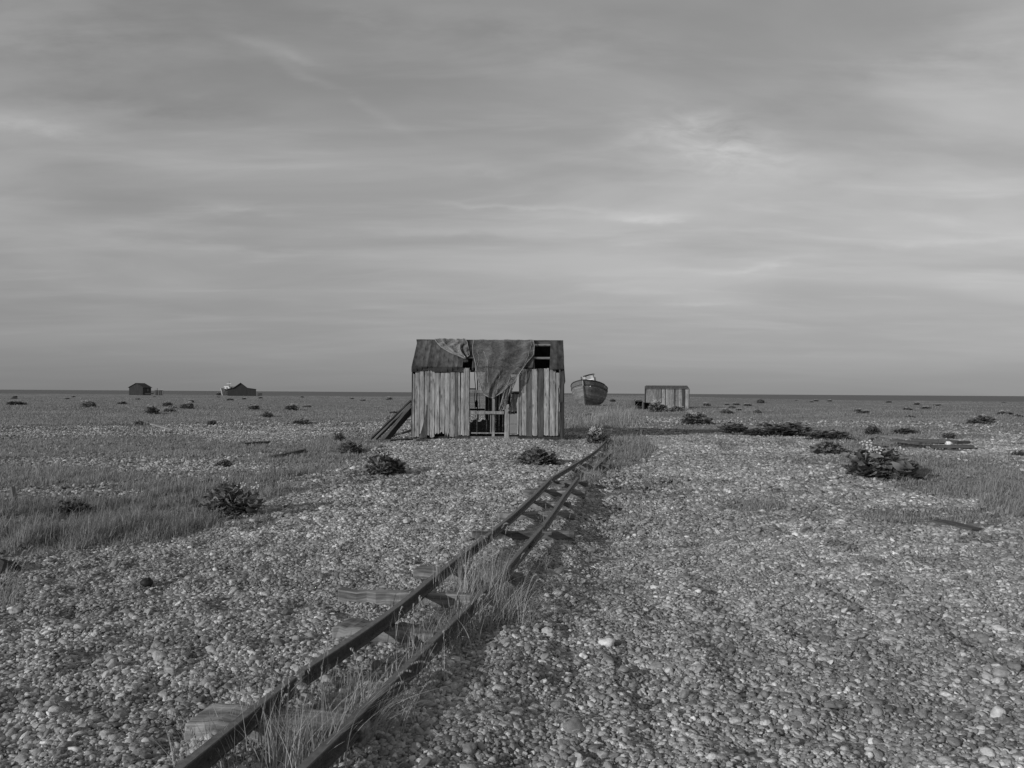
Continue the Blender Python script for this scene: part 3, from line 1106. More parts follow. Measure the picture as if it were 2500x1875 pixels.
def tuft(px, py, nb, hgt, spread, label, stalks=6, lean=(0, 0), seed=1, wd=.0032):
    r_ = random.Random(seed)
    p = at(px, py)
    root = empty('grass_tuft', p, label, 'grass', TG)
    b, s = MB(), MB()

    def blade(mb, L, w, shade, head=False, ld=None):
        az = r_.uniform(0, 6.2832)
        ln = abs(r_.gauss(0, .38)) if ld is None else ld
        dx, dy = math.cos(az) * ln + lean[0], math.sin(az) * ln + lean[1]
        c = p + Vector((r_.gauss(0, spread), r_.gauss(0, spread), -.01))
        pts = []
        nseg = 7
        for i in range(nseg + 1):
            t = i / nseg
            pts.append(c + Vector((dx * L * t ** 1.7, dy * L * t ** 1.7, L * t * (1 - .28 * t * min(1.2, math.hypot(dx, dy))))))
        sd = Vector((-math.sin(az + 1.0), math.cos(az + 1.0), 0)) + Vector((r_.uniform(-.4, .4), 0, 0))
        P = [[q - sd * w * (1 - i / (nseg + .6)), q + sd * w * (1 - i / (nseg + .6))] for i, q in enumerate(pts)]
        mb.grid(P, shade)
        if head:
            e, d = pts[-1], (pts[-1] - pts[-2]).normalized()
            for k in range(22):
                q = e + d * (k * .005 - .06) + Vector((r_.gauss(0, .0022), r_.gauss(0, .0022), -.00012 * k * k))
                mb.blob(q, (.0020, .0020, .0060), r_.uniform(.4, .9), 5, 4)
    for k in range(nb):
        blade(b, hgt * r_.uniform(.3, .85), wd * r_.uniform(.5, 1.1), r_.uniform(.15, .8))
    for k in range(stalks):
        blade(s, hgt * r_.uniform(.8, 1.15), wd * .55, r_.uniform(.5, 1), head=True, ld=abs(r_.gauss(0, .22)))
    b.build('blade_clump', M_STRAW, root)
    if stalks:
        s.build('seed_stalk', M_STRAW, root, smooth=True)


tuft(740, 1862, 260, .42, .10, 'tall seeding grass tuft between the rails at the bottom of the picture', 8, (.02, .05), 1)
tuft(650, 1800, 130, .34, .09, 'grass tuft between the rails beside the widest sleeper', 6, (.05, .1), 2)
tuft(505, 1890, 80, .32, .07, 'bent grass tuft in front of the nearest left-hand rail', 5, (-.25, .05), 3)
tuft(860, 1795, 70, .44, .05, 'long grass stems leaning out over the shingle right of the near rail', 4, (.85, .25), 4)
tuft(905, 1745, 120, .28, .10, 'short thick grass tuft against the near right-hand rail', 2, (.1, .05), 5)
tuft(1165, 1470, 300, .66, .13, 'tallest grass tuft, fanning out between the rails', 16, (.08, .05), 6)
tuft(1215, 1505, 300, .36, .14, 'spreading grass tuft right of the tallest tuft', 4, (.2, -.05), 7)
tuft(1050, 1580, 150, .32, .11, 'grass tuft over the wedge-shaped sleeper', 4, (0, 0), 8)
tuft(1005, 1660, 110, .28, .10, 'thin grass tuft between the rails nearer than the wedge-shaped sleeper', 3, (0, 0), 9)
tuft(1000, 1490, 40, .2, .08, 'thin grass tuft between the long split sleeper and the wedge-shaped one', 2, (0, 0), 10)
tuft(830, 1720, 110, .30, .10, 'straggling grass tuft in the middle of the track behind the widest sleeper', 5, (.05, .05), 21)
tuft(930, 1780, 60, .30, .08, 'grass tuft leaning over the shingle outside the near right-hand rail', 4, (.5, .2), 22)
tuft(1130, 1545, 130, .30, .10, 'grass tuft against the rail just nearer than the tallest tuft', 4, (.15, 0), 23)
tuft(1310, 1395, 60, .26, .10, 'grass tuft right of the rail opposite the bend', 3, (.2, 0), 11, .003)
tuft(1120, 1405, 70, .34, .09, 'grass tuft leaning over the left rail behind the tallest tuft', 6, (-.1, 0), 12, .003)
tuft(1352, 1282, 60, .26, .09, 'grass tuft at the joint in the right-hand rail', 3, (.1, 0), 13, .004)
tuft(1438, 1165, 150, .34, .22, 'fluffy grass tuft filling the gap in the right-hand rail', 5, (.25, 0), 14, .005)
tuft(705, 1432, 60, .13, .12, 'sparse seedling grass alone on bare pebbles away from the track', 0, (0, 0), 15, .0022)
tuft(14, 1478, 40, .46, .05, 'tall grass stems beside the black timber stump', 7, (.22, 0), 16, .003)
tuft(1560, 1085, 300, .42, .5, 'feathery dark grass clump beyond the end of the track', 6, (.1, 0), 17, .008)
tuft(1510, 1034, 620, 1.15, .75, 'soft tall grass clump on top of the overgrown bank', 8, (.1, 0), 18, .010)
tuft(1465, 1040, 320, .6, .65, 'soft grass clump on the left slope of the overgrown bank', 4, (.1, 0), 19, .010)

# ------------------------------------------------------------------ the ruined hut
Y0, YM, Y1 = 27.8, 29.3, 30.8
hut = empty('ruined_hut', (-.75, 29.3, 0), 'ruined plank hut with torn felt roof and an open doorway beside the track', 'hut')


def z2(px, py, Y=Y0):
    return pt(980 + px / 5.2667, 810 + py / 5.2667, Y)


def X(px, Y=Y0):
    return z2(px, 800, Y).x


def Z(py, Y=Y0, px=1100):
    return z2(px, py, Y).z


wall = MB()
PL = [  # x0, x1, top, bottom, tone, rag
    (142, 171, 545, 1365, .85, .05), (173, 231, 470, 1362, .95, .03), (234, 294, 470, 1335, .98, .10), (297, 366, 470, 1360, .82, .08),
    (369, 428, 470, 1365, 1.12, .03), (431, 493, 470, 1320, 1.0, .06), (496, 560, 470, 1322, .92, .08), (562, 625, 470, 1368, 1.05, .16), (628, 689, 470, 1362, .88, .04),
    (733, 760, 470, 1340, 1.0, .03), (762, 817, 462, 1340, 1.05, .03), (820, 876, 462, 1340, .95, .03),
    (1512, 1550, 540, 1335, .74, .03), (1552, 1612, 470, 1335, .92, .02), (1684, 1752, 470, 1338, 1.08, .03), (1832, 1898, 460, 1338, 1.15, .03), (1908, 1984, 462, 1338, .92, .02), (1987, 2036, 520, 1335, .84, .05)]
for k, (a, c_, t, bo, sh, rg) in enumerate(PL):
    wall.plank(X(a) + .005, X(c_) - .006, Z(bo), Z(t), Y0 + rnd.uniform(-.012, .01), .022, sh, rag0=rg * 1.6, rag1=.03, lean=rnd.uniform(-.014, .014), jit=.007, n=11)
# short boards over and beside the opening
for a, c_, t, bo, sh in ((1328, 1376, 560, 785, .9), (1380, 1405, 540, 780, .8), (1404, 1446, 795, 1030, .66), (1449, 1490, 795, 1025, .72), (1328, 1388, 930, 1380, 1.0), (1316, 1329, 560, 780, 1.0)):
    wall.plank(X(a), X(c_), Z(bo), Z(t), Y0 + rnd.uniform(-.006, .014), .02, sh, rag0=.03, rag1=.02)
wall.build('wall', M_PLANK, hut)
for a, c_, t, bo, sh in ((692, 730, 470, 1365, 1.6), (1614, 1681, 465, 1345, 1.35), (1756, 1828, 465, 1350, .95), (2040, 2062, 520, 1345, .6)):
    dk = MB()
    dk.plank(X(a), X(c_), Z(bo), Z(t), Y0 + .022, .022, sh, rag0=.02, rag1=.02)
    dk.build('dark_board', M_DARKWOOD, hut)
for a, c_, t, bo, sh in ((1491, 1508, 800, 1315, 1.15), (2006, 2016, 715, 1330, 1.05), (2024, 2040, 900, 1020, .9), (1536, 1574, 515, 785, 1.05)):
    bt = MB()
    bt.plank(X(a), X(c_), Z(bo), Z(t), Y0 - .028, .024, sh, rag0=.02, rag1=.03)
    bt.build('cover_strip', M_PLANK, hut)
for a, c_, t, bo in ((1394, 1490, 1048, 1182), (1394, 1490, 1186, 1306)):
    pn = MB()
    pn.box((X(a), Y0 + .004, Z(bo)), (X(c_), Y0 + .018, Z(t)))
    pn.build('patch_panel', M_BOARD, hut)
# thin dark wedge-shaped sheet over the foot of the left boards
pn = MB()
P = []
for k in range(9):
    t = k / 8
    zz = Z(1368) + (Z(948) - Z(1368)) * t
    xl_ = X(226) + (X(322) - X(226)) * min(1, t * 1.25) ** .8
    P.append([(xl_, Y0 - .014, zz), ((xl_ + X(331)) / 2, Y0 - .020, zz), (X(331), Y0 - .014, zz)])
pn.slab(P, (0, -1, 0), .005, 1.0)
pn.build('dark_wedge', M_FELT, hut)
# frame of the opening
for lo_, hi_, sh in (((X(1166), Y0 + .03, Z(1385)), (X(1200), Y0 + .10, Z(470)), .85), ((X(1294), Y0 + .01, Z(930)), (X(1316), Y0 + .05, Z(560)), .8)):
    fr = MB()
    fr.box(lo_, hi_, sh)
    fr.build('door_post', M_PLANK, hut)
fr = MB()
fr.box((X(897), Y0 - .026, Z(1058)), (X(1320), Y0 + .024, Z(1020)), .9)
fr.build('cross_rail', M_PLANK, hut)
fr = MB()
fr.box((X(886), Y0 + .002, Z(786)), (X(1330), Y0 + .028, Z(752)), .55)
fr.build('transom', M_PLANK, hut)
fr = MB()
fr.box((X(1143), Y0 + .06, Z(1300)), (X(1155), Y0 + .09, Z(1060)), .9)
fr.build('thin_post', M_PLANK, hut)
fr = MB()
fr.box((X(900), Y0 + .02, Z(1309)), (X(1326), Y0 + .10, Z(1297)), 1.0)
fr.build('sill', M_PLANK, hut)
fr = MB()
fr.box((X(1394), Y0 + .02, Z(1322)), (X(1490), Y0 + .10, Z(1310)), .9)
fr.build('sill', M_PLANK, hut)
fr = MB()
fr.box((X(880), Y0 + .012, Z(1378)), (X(1500), Y0 + .09, Z(1346)), .55)
fr.build('threshold', M_PLANK, hut)
fr = MB()
fr.box((X(1395), Y0 + .004, Z(784)), (X(1576), Y0 + .03, Z(764)), .3)
fr.build('window_ledge', M_PLANK, hut)
# base beam under the right part, coloured darker for the shaded gap beneath; dark skids left
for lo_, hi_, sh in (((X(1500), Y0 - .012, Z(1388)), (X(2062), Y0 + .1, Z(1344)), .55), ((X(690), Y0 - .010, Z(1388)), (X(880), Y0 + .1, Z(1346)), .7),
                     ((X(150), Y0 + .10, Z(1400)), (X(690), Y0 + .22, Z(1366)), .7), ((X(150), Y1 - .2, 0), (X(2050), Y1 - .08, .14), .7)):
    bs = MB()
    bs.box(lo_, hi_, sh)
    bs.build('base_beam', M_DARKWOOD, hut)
for a, w_ in ((200, 40), (560, 36), (1100, 50), (1750, 44)):
    fb = MB()
    fb.box((X(a), Y0 + .06, -.06), (X(a + w_), Y0 + .26, .045), .9)
    fb.build('foundation_block', M_GREYWOOD, hut)
fl = MB()
for k in range(9):
    y = Y0 + .12 + k * .32
    fl.box((X(170), y, .07), (X(2030), min(y + .30, Y1 - .06), .09), rnd.uniform(.5, .9))
fl.build('floor', M_DARKWOOD, hut)
# ends
xl, xr = X(140), X(2062)
for nm, xx, sgn in (('left', xl, 1), ('right', xr, -1)):
    e = MB()
    y = Y0 + .01
    while y < Y1 - .05:
        w_ = rnd.uniform(.11, .16)
        ym = min(y + w_ / 2, Y1)
        top = Z(470) + (Z(108, YM) - Z(470)) * max(0, 1 - abs(ym - YM) / 1.5) - .05
        bb = MB()
        e.beam((xx + sgn * .012, ym, .06), (xx + sgn * .012, ym, top), .022, w_ - .006, rnd.uniform(.9, 1.6), side=(1, 0, 0), n=3, jit=.002)
        y += w_
    e.build('end_wall', M_DARKWOOD, hut)
# corner boards
cb = MB()
cb.plank(X(2062), X(2098), Z(1372), Z(430), Y0 - .02, .05, .5, rag0=.02, lean=-.02)
cb.build('corner_board', M_DARKWOOD, hut)
cb = MB()
cb.plank(X(131), X(142), Z(1340), Z(470), Y0 - .012, .03, 1.0)
cb.build('corner_board', M_DARKWOOD, hut)
# back wall: boards, with the gap one sees through on the left and a high window on the right
bw = MB()


def zb(py):
    return z2(1100, py, Y1).z


x = xl + .02
while x < xr - .05:
    w_ = rnd.uniform(.12, .17)
    x1 = min(x + w_, xr)
    lo, hi = .06, Z(470) + .02
    sx = (x + x1) / 2
    segs = [(lo, hi)]
    if X(870, Y1) < sx < X(1070, Y1):
        segs = [(lo, zb(1290)), (zb(1010) - .02, zb(1030)) if False else (lo, lo + .05)]
        segs = [(lo, zb(1155)), (zb(520) + .0, hi)]
    if X(1392, Y1) < sx < X(1540, Y1):
        segs = [(lo, zb(775)), (zb(545), hi)]
    for a, c_ in segs:
        if c_ - a > .03:
            bw.plank(x + .004, x1 - .004, a, c_, Y1 - .02, .022, rnd.uniform(.7, 1.3), rag0=.0, rag1=.04)
    x = x1
bw.build('back_wall', M_GREYWOOD, hut)
br = MB()
br.box((X(860, Y1), Y1 - .07, zb(1012)), (X(1075, Y1), Y1 - .022, zb(988)), 1.2)
br.build('back_rail', M_DARKWOOD, hut)
br = MB()
br.box((X(860, Y1), Y1 - .07, zb(745)), (X(960, Y1), Y1 - .022, zb(728)), 1.2)
br.build('back_rail', M_DARKWOOD, hut)
# rafters and purlins
eF, rG = Vector((0, Y0 - .05, Z(458))), Vector((0, YM, Z(112, YM)))
eB = Vector((0, Y1 + .08, Z(470)))
roof_n = Vector((0, -(rG.z - eF.z), rG.y - eF.y)).normalized()
for px in (180, 560, 940, 1330, 1690, 2050):
    xx = X(px, YM) if px != 180 else X(214, YM)
    for e in (eF, eB):
        n_ = roof_n if e is eF else Vector((0, -roof_n.y, roof_n.z))
        rf = MB()
        rf.beam(Vector((xx, e.y, e.z)) - n_ * .075, Vector((xx, rG.y, rG.z)) - n_ * .075, .05, .09, .9, side=(1, 0, 0))
        rf.build('rafter', M_DARKWOOD, hut)


def roofpt(px_top, px_bot, t):
    """front slope: t=0 ridge, t=1 eave"""
    a = Vector((X(px_top, YM), rG.y, rG.z))
    c_ = Vector((X(px_bot, Y0), eF.y, eF.z))
    return a.lerp(c_, t)


for t in (.13, .62):
    p0, p1 = roofpt(860, 860, t), roofpt(2060, 2060, t)
    pu = MB()
    pu.beam(p0 - roof_n * .035, p1 - roof_n * .035, .035, .09, .85, side=roof_n, n=4, jit=.003)
    pu.build('purlin', M_PLANK, hut)
# ridge board
rb = MB()
rb.beam(Vector((X(210, YM), YM, rG.z - .05)), Vector((X(2070, YM), YM, rG.z - .06)), .03, .12, 1)
rb.build('ridge_board', M_DARKWOOD, hut)


def roof_patch(name, xt0, xt1, xb0, xb1, t0, t1, nst, tone, flap=0.0, cutdiag=0.0, lift=.012):
    """felt-covered boarding: strips side by side on the front slope"""
    b_ = MB()
    for k in range(nst):
        a, c_ = k / nst, (k + 1) / nst
        sh = tone * rnd.uniform(.6, 1.25)
        tt1 = t1
        if cutdiag and a > .84:
            tt1 = t1 - cutdiag * (a - .84) / .16
        P, S = [], []
        nt_ = 12
        ph = rnd.uniform(0, 6)
        for j in range(nt_ + 1):
            t = t0 + (tt1 - t0) * j / nt_
            row, sr = [], []
            for i in range(4):
                s = a + (c_ - a) * i / 3
                p = roofpt(xt0 + (xt1 - xt0) * s, xb0 + (xb1 - xb0) * s, t)
                sag = -.02 * math.sin(math.pi * s) * math.sin(math.pi * t)
                p = p + roof_n * (lift + sag + .006 * math.sin(t * 17 + ph) + (.008 if i in (0, 3) else 0) + .004 * k % .007)
                row.append(p)
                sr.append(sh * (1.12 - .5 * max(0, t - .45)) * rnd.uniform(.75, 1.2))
            P.append(row)
            S.append(sr)
        b_.slab(P, roof_n, .03, S)
        if flap and (not cutdiag or a < .84):
            # felt hanging down over the eave
            Q = []
            fl_ = flap * rnd.uniform(.72, 1.2)
            for j in range(5):
                row = []
                for i in range(4):
                    s = a + (c_ - a) * i / 3
                    e = roofpt(xt0 + (xt1 - xt0) * s, xb0 + (xb1 - xb0) * s, 1.0) + roof_n * lift
                    row.append(Vector((e.x, e.y - .015 - .03 * math.sin(j * .8 + k), e.z - fl_ * j / 4)))
                Q.append(row)
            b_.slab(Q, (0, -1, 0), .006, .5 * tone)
    return b_.build(name, M_FELT, hut)


roof_patch('roof_felt', 205, 872, 131, 850, 0, 1.0, 11, 1.0, flap=.155, cutdiag=.42)
roof_patch('roof_boarding', 874, 925, 852, 925, 0, .62, 1, .8)
roof_patch('roof_boarding', 927, 1705, 926, 1690, 0, 1.0, 10, .9)
roof_patch('roof_felt', 1915, 2076, 1902, 2088, -.005, 1.06, 2, .7)
# broken lip along the top of the right-hand hole
lip = MB()
lip.beam(roofpt(1700, 1700, .0) + roof_n * .01, roofpt(1920, 1920, .0) + roof_n * .012, .05, .03, .9, n=6, jit=.006)
lip.build('roof_lip', M_FELT, hut)
# back slope, whole
bk = MB()
for k in range(12):
    a = xl - .05 + (xr - xl + .1) * k / 12
    c_ = xl - .05 + (xr - xl + .1) * (k + 1) / 12
    nb = Vector((0, -roof_n.y, roof_n.z))
    bk.slab([[(a, YM, rG.z + .01), (c_, YM, rG.z + .01)], [(a, eB.y, eB.z), (c_, eB.y, eB.z)]], -nb, .02, rnd.uniform(.6, 1.2))
bk.build('back_roof', M_FELT, hut)
# felt torn loose down the right-hand verge
vf = MB()
P = []
edge = [(2078, 108, YM), (2090, 320, 28.4), (2092, 430, Y0 - .05), (2108, 640, Y0 - .04), (2094, 680, Y0 - .03), (2090, 900, Y0 - .03)]
for px, py, yy in edge:
    p = z2(px, py, yy)
    P.append([Vector((p.x - .10, p.y - .012, p.z)), Vector((p.x - .03, p.y - .03, p.z - .01)), Vector((p.x, p.y - .01, p.z))])
vf.slab(P, (0, -1, .3), .012, .55)
vf.build('verge_felt', M_FELT, hut)
# white capping left at the ridge
cp = MB()
cp.beam(Vector((X(208, YM), YM - .03, rG.z + .026)), Vector((X(350, YM), YM - .03, rG.z + .024)), .05, .012, 1.2)
cp.build('ridge_cap', M_PALEWOOD, hut)
# what lies inside, seen through the opening
pile = MB()
P = []
for j in range(7):
    row = []
    for i in range(15):
        u, v = i / 14, j / 6
        hx = X(885, 29.2) + (X(1160, 29.2) - X(885, 29.2)) * u
        hz_ = (.42 + .10 * math.sin(u * 9) + .06 * math.sin(u * 23 + 1)) * math.sin(math.pi * min(1, .08 + u * .9)) ** .4 * math.sin(math.pi * (.5 + .5 * (1 - v)) * .98) if False else (.52 + .05 * math.sin(u * 11) + .04 * math.sin(u * 23 + 1)) * min(1, .55 + 3 * u) * math.cos(v * 1.3)
        row.append((hx, 29.2 + v * .9, .09 + max(0, hz_)))
    P.append(row)
front = [[(p[0], 29.19, .085) for p in P[0]], [(p[0], 29.195, p[2] * .6) for p in P[0]], P[0]]
pile.grid(front)
pile.grid(P)
tag(pile.build('net_heap', M_HEAP), 'dark heap of old nets on the floor inside the ruined hut', 'heap')
# ropes and tackle hanging inside the back gap
for nm, px, t, bo, w_ in (('a', 945, 790, 985, .012), ('b', 972, 790, 1160, .02), ('c', 1005, 800, 1150, .008)):
    r_ = MB()
    a, c_ = z2(px, t, 30.2), z2(px + rnd.uniform(-8, 8), bo, 30.2)
    a = Vector((a.x, 30.2, Z(470) + .05))
    pts = [a.lerp(c_, k / 9) + Vector((.02 * math.sin(k * 1.3 + px), 0, 0)) for k in range(10)]
    r_.tube(pts, w_, 6)
    if nm == 'b':
        c3 = z2(965, 925, 30.2)
        r_.blob(c3, (.055, .05, .13), 1, 8, 8, .1)
    tag(r_.build('hanging_rope', M_ROPE), {'a': 'thin dark rope hanging in the hut opening, leftmost of three', 'b': 'thick dark rope with a knotted lump hanging in the hut opening', 'c': 'thin dark rope hanging right of the knotted one in the hut opening'}[nm], 'rope', 'ropes hanging inside the ruined hut')

# ------------------------------------------------------------------ nets over the roof


def surf_y(px, py, out):
    """a point of the cloth at photo place (px, py): on the roof slope above the eave, hanging before the wall below it"""
    zr = z2(px, py, Y0)
    if py < 452:
        # intersect the ray with the roof plane
        o = Vector((0, 0, CAMZ))
        d = ray(980 + px / 5.2667, 810 + py / 5.2667)
        p0 = Vector((0, rG.y, rG.z)) + roof_n * (.045 + out)
        t = (p0 - o).dot(roof_n) / d.dot(roof_n)
        p = o + d * t
        if p.y > YM + .06:
            p = pt(980 + px / 5.2667, 810 + py / 5.2667, YM + .02)
        return p
    return pt(980 + px / 5.2667, 810 + py / 5.2667, eF.y - .10 - out - .05 * min(1, (py - 452) / 200))


def interp(tab, y):
    ys_ = [q[0] for q in tab]
    return [float(np.interp(y, ys_, [q[k] for q in tab])) for k in (1, 2)]


def net(name, rows, ncol, nrow, y0, y1, bottom, seed, label, thick, parts=()):
    r_ = random.Random(seed)
    root = empty(name, (z2(1300, 110, YM)), label, 'net', 'fishing nets on the ruined hut')
    b = MB()
    P, S = [], []
    fk = [(r_.uniform(8, 16), r_.uniform(0, 6), r_.uniform(.2, 1)) for _ in range(3)]
    for j in range(nrow + 1):
        v = j / nrow
        row, sr = [], []
        for i in range(ncol + 1):
            s = i / ncol
            f = sum(a * math.sin(k * s + ph + 1.5 * v * (1 + a)) for k, ph, a in fk) / 2
            sb = s + .04 * f * math.sin(math.pi * s)
            yb = y1 - bottom * (abs(2 * sb - .55 - .18) ** 1.6)
            py = y0 + (yb - y0) * v
            L_, R_ = interp(rows, py)
            px = L_ + (R_ - L_) * sb + 5 * math.sin(py * .02 + s * 7)
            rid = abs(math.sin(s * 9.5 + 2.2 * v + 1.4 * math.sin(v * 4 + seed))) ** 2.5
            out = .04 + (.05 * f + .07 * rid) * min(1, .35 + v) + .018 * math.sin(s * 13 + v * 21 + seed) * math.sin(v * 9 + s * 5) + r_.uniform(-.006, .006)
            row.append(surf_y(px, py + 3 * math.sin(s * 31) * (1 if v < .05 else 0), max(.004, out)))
            sr.append(.82 + .22 * f + .55 * rid * (.6 + .4 * math.sin(s * 31)) + r_.uniform(-.25, .25))  # fold ridges coloured paler, painting in the light they would catch
        P.append(row)
        S.append(sr)
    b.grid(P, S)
    # a second, looser fold of the same net behind the first
    P2 = [[p + Vector((.03 * math.sin(i * .5 + j * .07), .022 + .012 * math.sin(i * .33 + j * .21), .015 * math.sin(j * .4 + i * .2))) for i, p in enumerate(row)] for j, row in enumerate(P[:int(nrow * .93)])]
    b.grid(P2, [[.8 * q for q in row] for row in S[:int(nrow * .93)]])
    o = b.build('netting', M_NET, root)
    wf = o.modifiers.new('mesh_twine', 'WIREFRAME')
    wf.thickness = thick
    wf.use_even_offset = False
    wf.use_replace = True
    # gathered cords running down the folds and along the hem
    c = MB()
    for k in range(max(2, ncol // 8)):
        i, dr, ph = r_.uniform(1, ncol - 1), r_.uniform(-.10, .10), r_.uniform(0, 6)
        j0, j1 = sorted((r_.randrange(0, nrow), r_.randrange(0, nrow)))
        j1 = min(nrow, j1 + 12)
        q = [P[j][int(min(ncol, max(0, i + dr * (j - j0) + 1.6 * math.sin(j * .13 + ph))))] + Vector((0, -.016, .004)) for j in range(j0, j1 + 1, 2)]
        if len(q) > 2:
            c.tube(q, r_.uniform(.004, .010), 4, r_.uniform(.8, 1.6))
    c.tube([p + Vector((0, -.012, 0)) for p in P[-1]], .013, 5, 1.15)
    c.tube([P[j][0] + Vector((0, -.01, 0)) for j in range(nrow + 1)], .012, 5, 1.2)
    c.tube([P[j][-1] + Vector((0, -.01, 0)) for j in range(nrow + 1)], .012, 5, 1.2)
    c.build('gathered_cord', M_NET, root)
    return root


net('fishing_net', [(104, 930, 1692), (180, 918, 1716), (290, 922, 1700), (400, 945, 1605), (460, 950, 1572), (550, 972, 1515), (650, 995, 1440), (750, 1030, 1360), (800, 1060, 1320), (850, 1095, 1275)],
    64, 84, 104, 850, 75, 3, 'large torn fishing net draped from the roof ridge over the door opening', .008)
net('fishing_net', [(90, 425, 815), (130, 448, 846), (200, 520, 864), (270, 640, 874), (320, 760, 874), (352, 806, 862)], 34, 34, 92, 345, 30, 5, 'small bunched fishing net lying on the felt part of the roof', .015)
net('fishing_net', [(590, 1400, 1480), (700, 1345, 1430), (800, 1318, 1395), (900, 1290, 1360), (1015, 1245, 1345)], 14, 44, 590, 1010, 20, 8, 'narrow tail of netting hanging down beside the door post', .015)

# ------------------------------------------------------------------ beams leaning on the hut, and timber lying about
TB = 'loose timbers beside the ruined hut'


def lying(px0, py0, px1, py1, w, h, mat, label, cat='plank', group=TB, name='plank', lift=.02, shade=1.0, dz0=0, dz1=0):
    a, c_ = at(px0, py0), at(px1, py1)
    a.z += h / 2 - .015 + lift + dz0
    c_.z += h / 2 - .015 + lift + dz1
    b_ = MB()
    b_.beam(a, c_, w, h, shade, n=6, jit=min(w, h) * .08)
    o = b_.build(name, mat)
    m_ = (a + c_) * .5
    o.data.transform(Matrix.Translation(-m_))
    o.location = m_
    return tag(o, label, cat, group)


def lean_beam(pa, ptop, w, h, mat, label, shade=1.0, roll=50):
    a = pt(*pa)
    a.z -= .03
    t = pt(*ptop)
    b_ = MB()
    d_ = (t - a).normalized()
    up_ = Vector((-d_.z, 0, d_.x))
    lit = Vector((0, -1, 0)) * math.sin(math.radians(roll)) + up_ * math.cos(math.radians(roll))
    b_.beam(a, t, w, h, shade, side=lit, n=12, jit=.008)
    o = b_.build('leaning_beam', mat)
    o.data.transform(Matrix.Translation(-a))
    o.location = a
    return tag(o, label, 'beam', 'beams leaning against the left end of the ruined hut')


lean_beam((930, 1084, 28.05), (1008, 993, 28.15), .24, .13, M_DARKWOOD, 'thick rotten beam leaning on the hut, nearest of three', .8)
lean_beam((896, 1080, 28.7), (1005, 978, 28.9), .10, .06, M_DARKWOOD, 'thin dark pole leaning on the hut, farthest of three', .6)
lean_beam((903, 1083, 28.4), (1005, 985, 28.5), .09, .09, M_GREYWOOD, 'grey flat board leaning between the two dark beams', .45)
lying(952, 1071, 1008, 1057, .08, .07, M_DARKWOOD, 'dark bar propped on the shingle under the leaning beams', dz1=.1)
lying(840, 1077, 905, 1082, .25, .05, M_DARKWOOD, 'dark flat boards lying at the foot of the leaning beams')
lying(935, 1080, 1000, 1076, .5, .08, M_DARKWOOD, 'broad dark board lying under the leaning beams')
lying(925, 1095, 990, 1085, .09, .05, M_DARKWOOD, 'thin stick on the shingle in front of the leaning beams')
lying(990, 1091, 1046, 1087, .08, .04, M_DARKWOOD, 'thin dark lath in front of the hut corner')
lying(1012, 1080, 1042, 1079, .2, .10, M_GREYWOOD, 'short broken block under the left corner of the hut', shade=.8)
lying(1138, 1075, 1160, 1075, .12, .05, M_GREYWOOD, 'short board on the ground before the hut opening')
lying(1228, 1077, 1246, 1078, .10, .03, M_PALEWOOD, 'pale splinter of board on the ground right of the hut opening')
FG = 'fallen planks on the grassy shingle'
lying(655, 1122, 740, 1104, .14, .07, M_DARKWOOD, 'dark plank lying at a slant in the grass left of the sea kale', group=FG)
lying(591, 1088, 652, 1084, .2, .08, M_DARKWOOD, 'short dark plank in the grass farther left than the slanting one', group=FG)
lying(720, 1117, 770, 1110, .10, .04, M_GREYWOOD, 'grey plank close beside the slanting dark one', group=FG)
lying(370, 1037, 424, 1052, .14, .06, M_PALEWOOD, 'long bleached board lying on the far grass', group=FG, shade=.8)
lying(398, 1052, 420, 1054, .10, .04, M_PALEWOOD, 'short bleached board end beside the longer one', group=FG, shade=.7)
lying(-30, 1249, 88, 1239, .11, .08, M_GREYWOOD, 'grey beam lying on the shingle in front of the upright stake', group=FG)
# upright stake
a = at(42, 1236)
b_ = MB()
t = pt(30, 1188, a.y + .02)
b_.beam(a - Vector((0, 0, .06)), t, .065, .03, .95, n=4, jit=.002)
o = b_.build('stake', M_GREYWOOD)
o.data.transform(Matrix.Translation(-a))
o.location = a
tag(o, 'grey wooden stake standing upright behind a lying grey beam', 'stake')
# black block and lump in the left foreground
a = at(6, 1398)
b_ = MB()
b_.beam(a + Vector((-.40, .05, .07)), a + Vector((.12, -.02, .03)), .22, .19, .4, n=9, jit=.022, taper=.55, twist=.5)
o = b_.build('timber_stump', M_DARKWOOD)
o.data.transform(Matrix.Translation(-a))
o.location = a
tag(o, 'black timber stump among tall grass stems in the near shingle', 'stump')
a = at(358, 1432)
b_ = MB()
b_.blob(a + Vector((0, 0, .032)), (.052, .045, .038), 1, 16, 10, .015)
b_.tube([a + Vector((.02, -.015, .05)), a + Vector((.03, -.02, .075))], .014, 8)
o = b_.build('rubber_float', M_RUBBER, None, True)
o.data.transform(Matrix.Translation(-a))
o.location = a
tag(o, 'small black rounded float lying alone on the pebbles', 'float')
# wedge of dark board, right foreground
lying(2285, 1277, 2388, 1300, .20, .07, M_DARKWOOD, 'dark board half sunk in the pebbles nearer than the largest sea kale', group=FG, lift=-.01, shade=1.1)
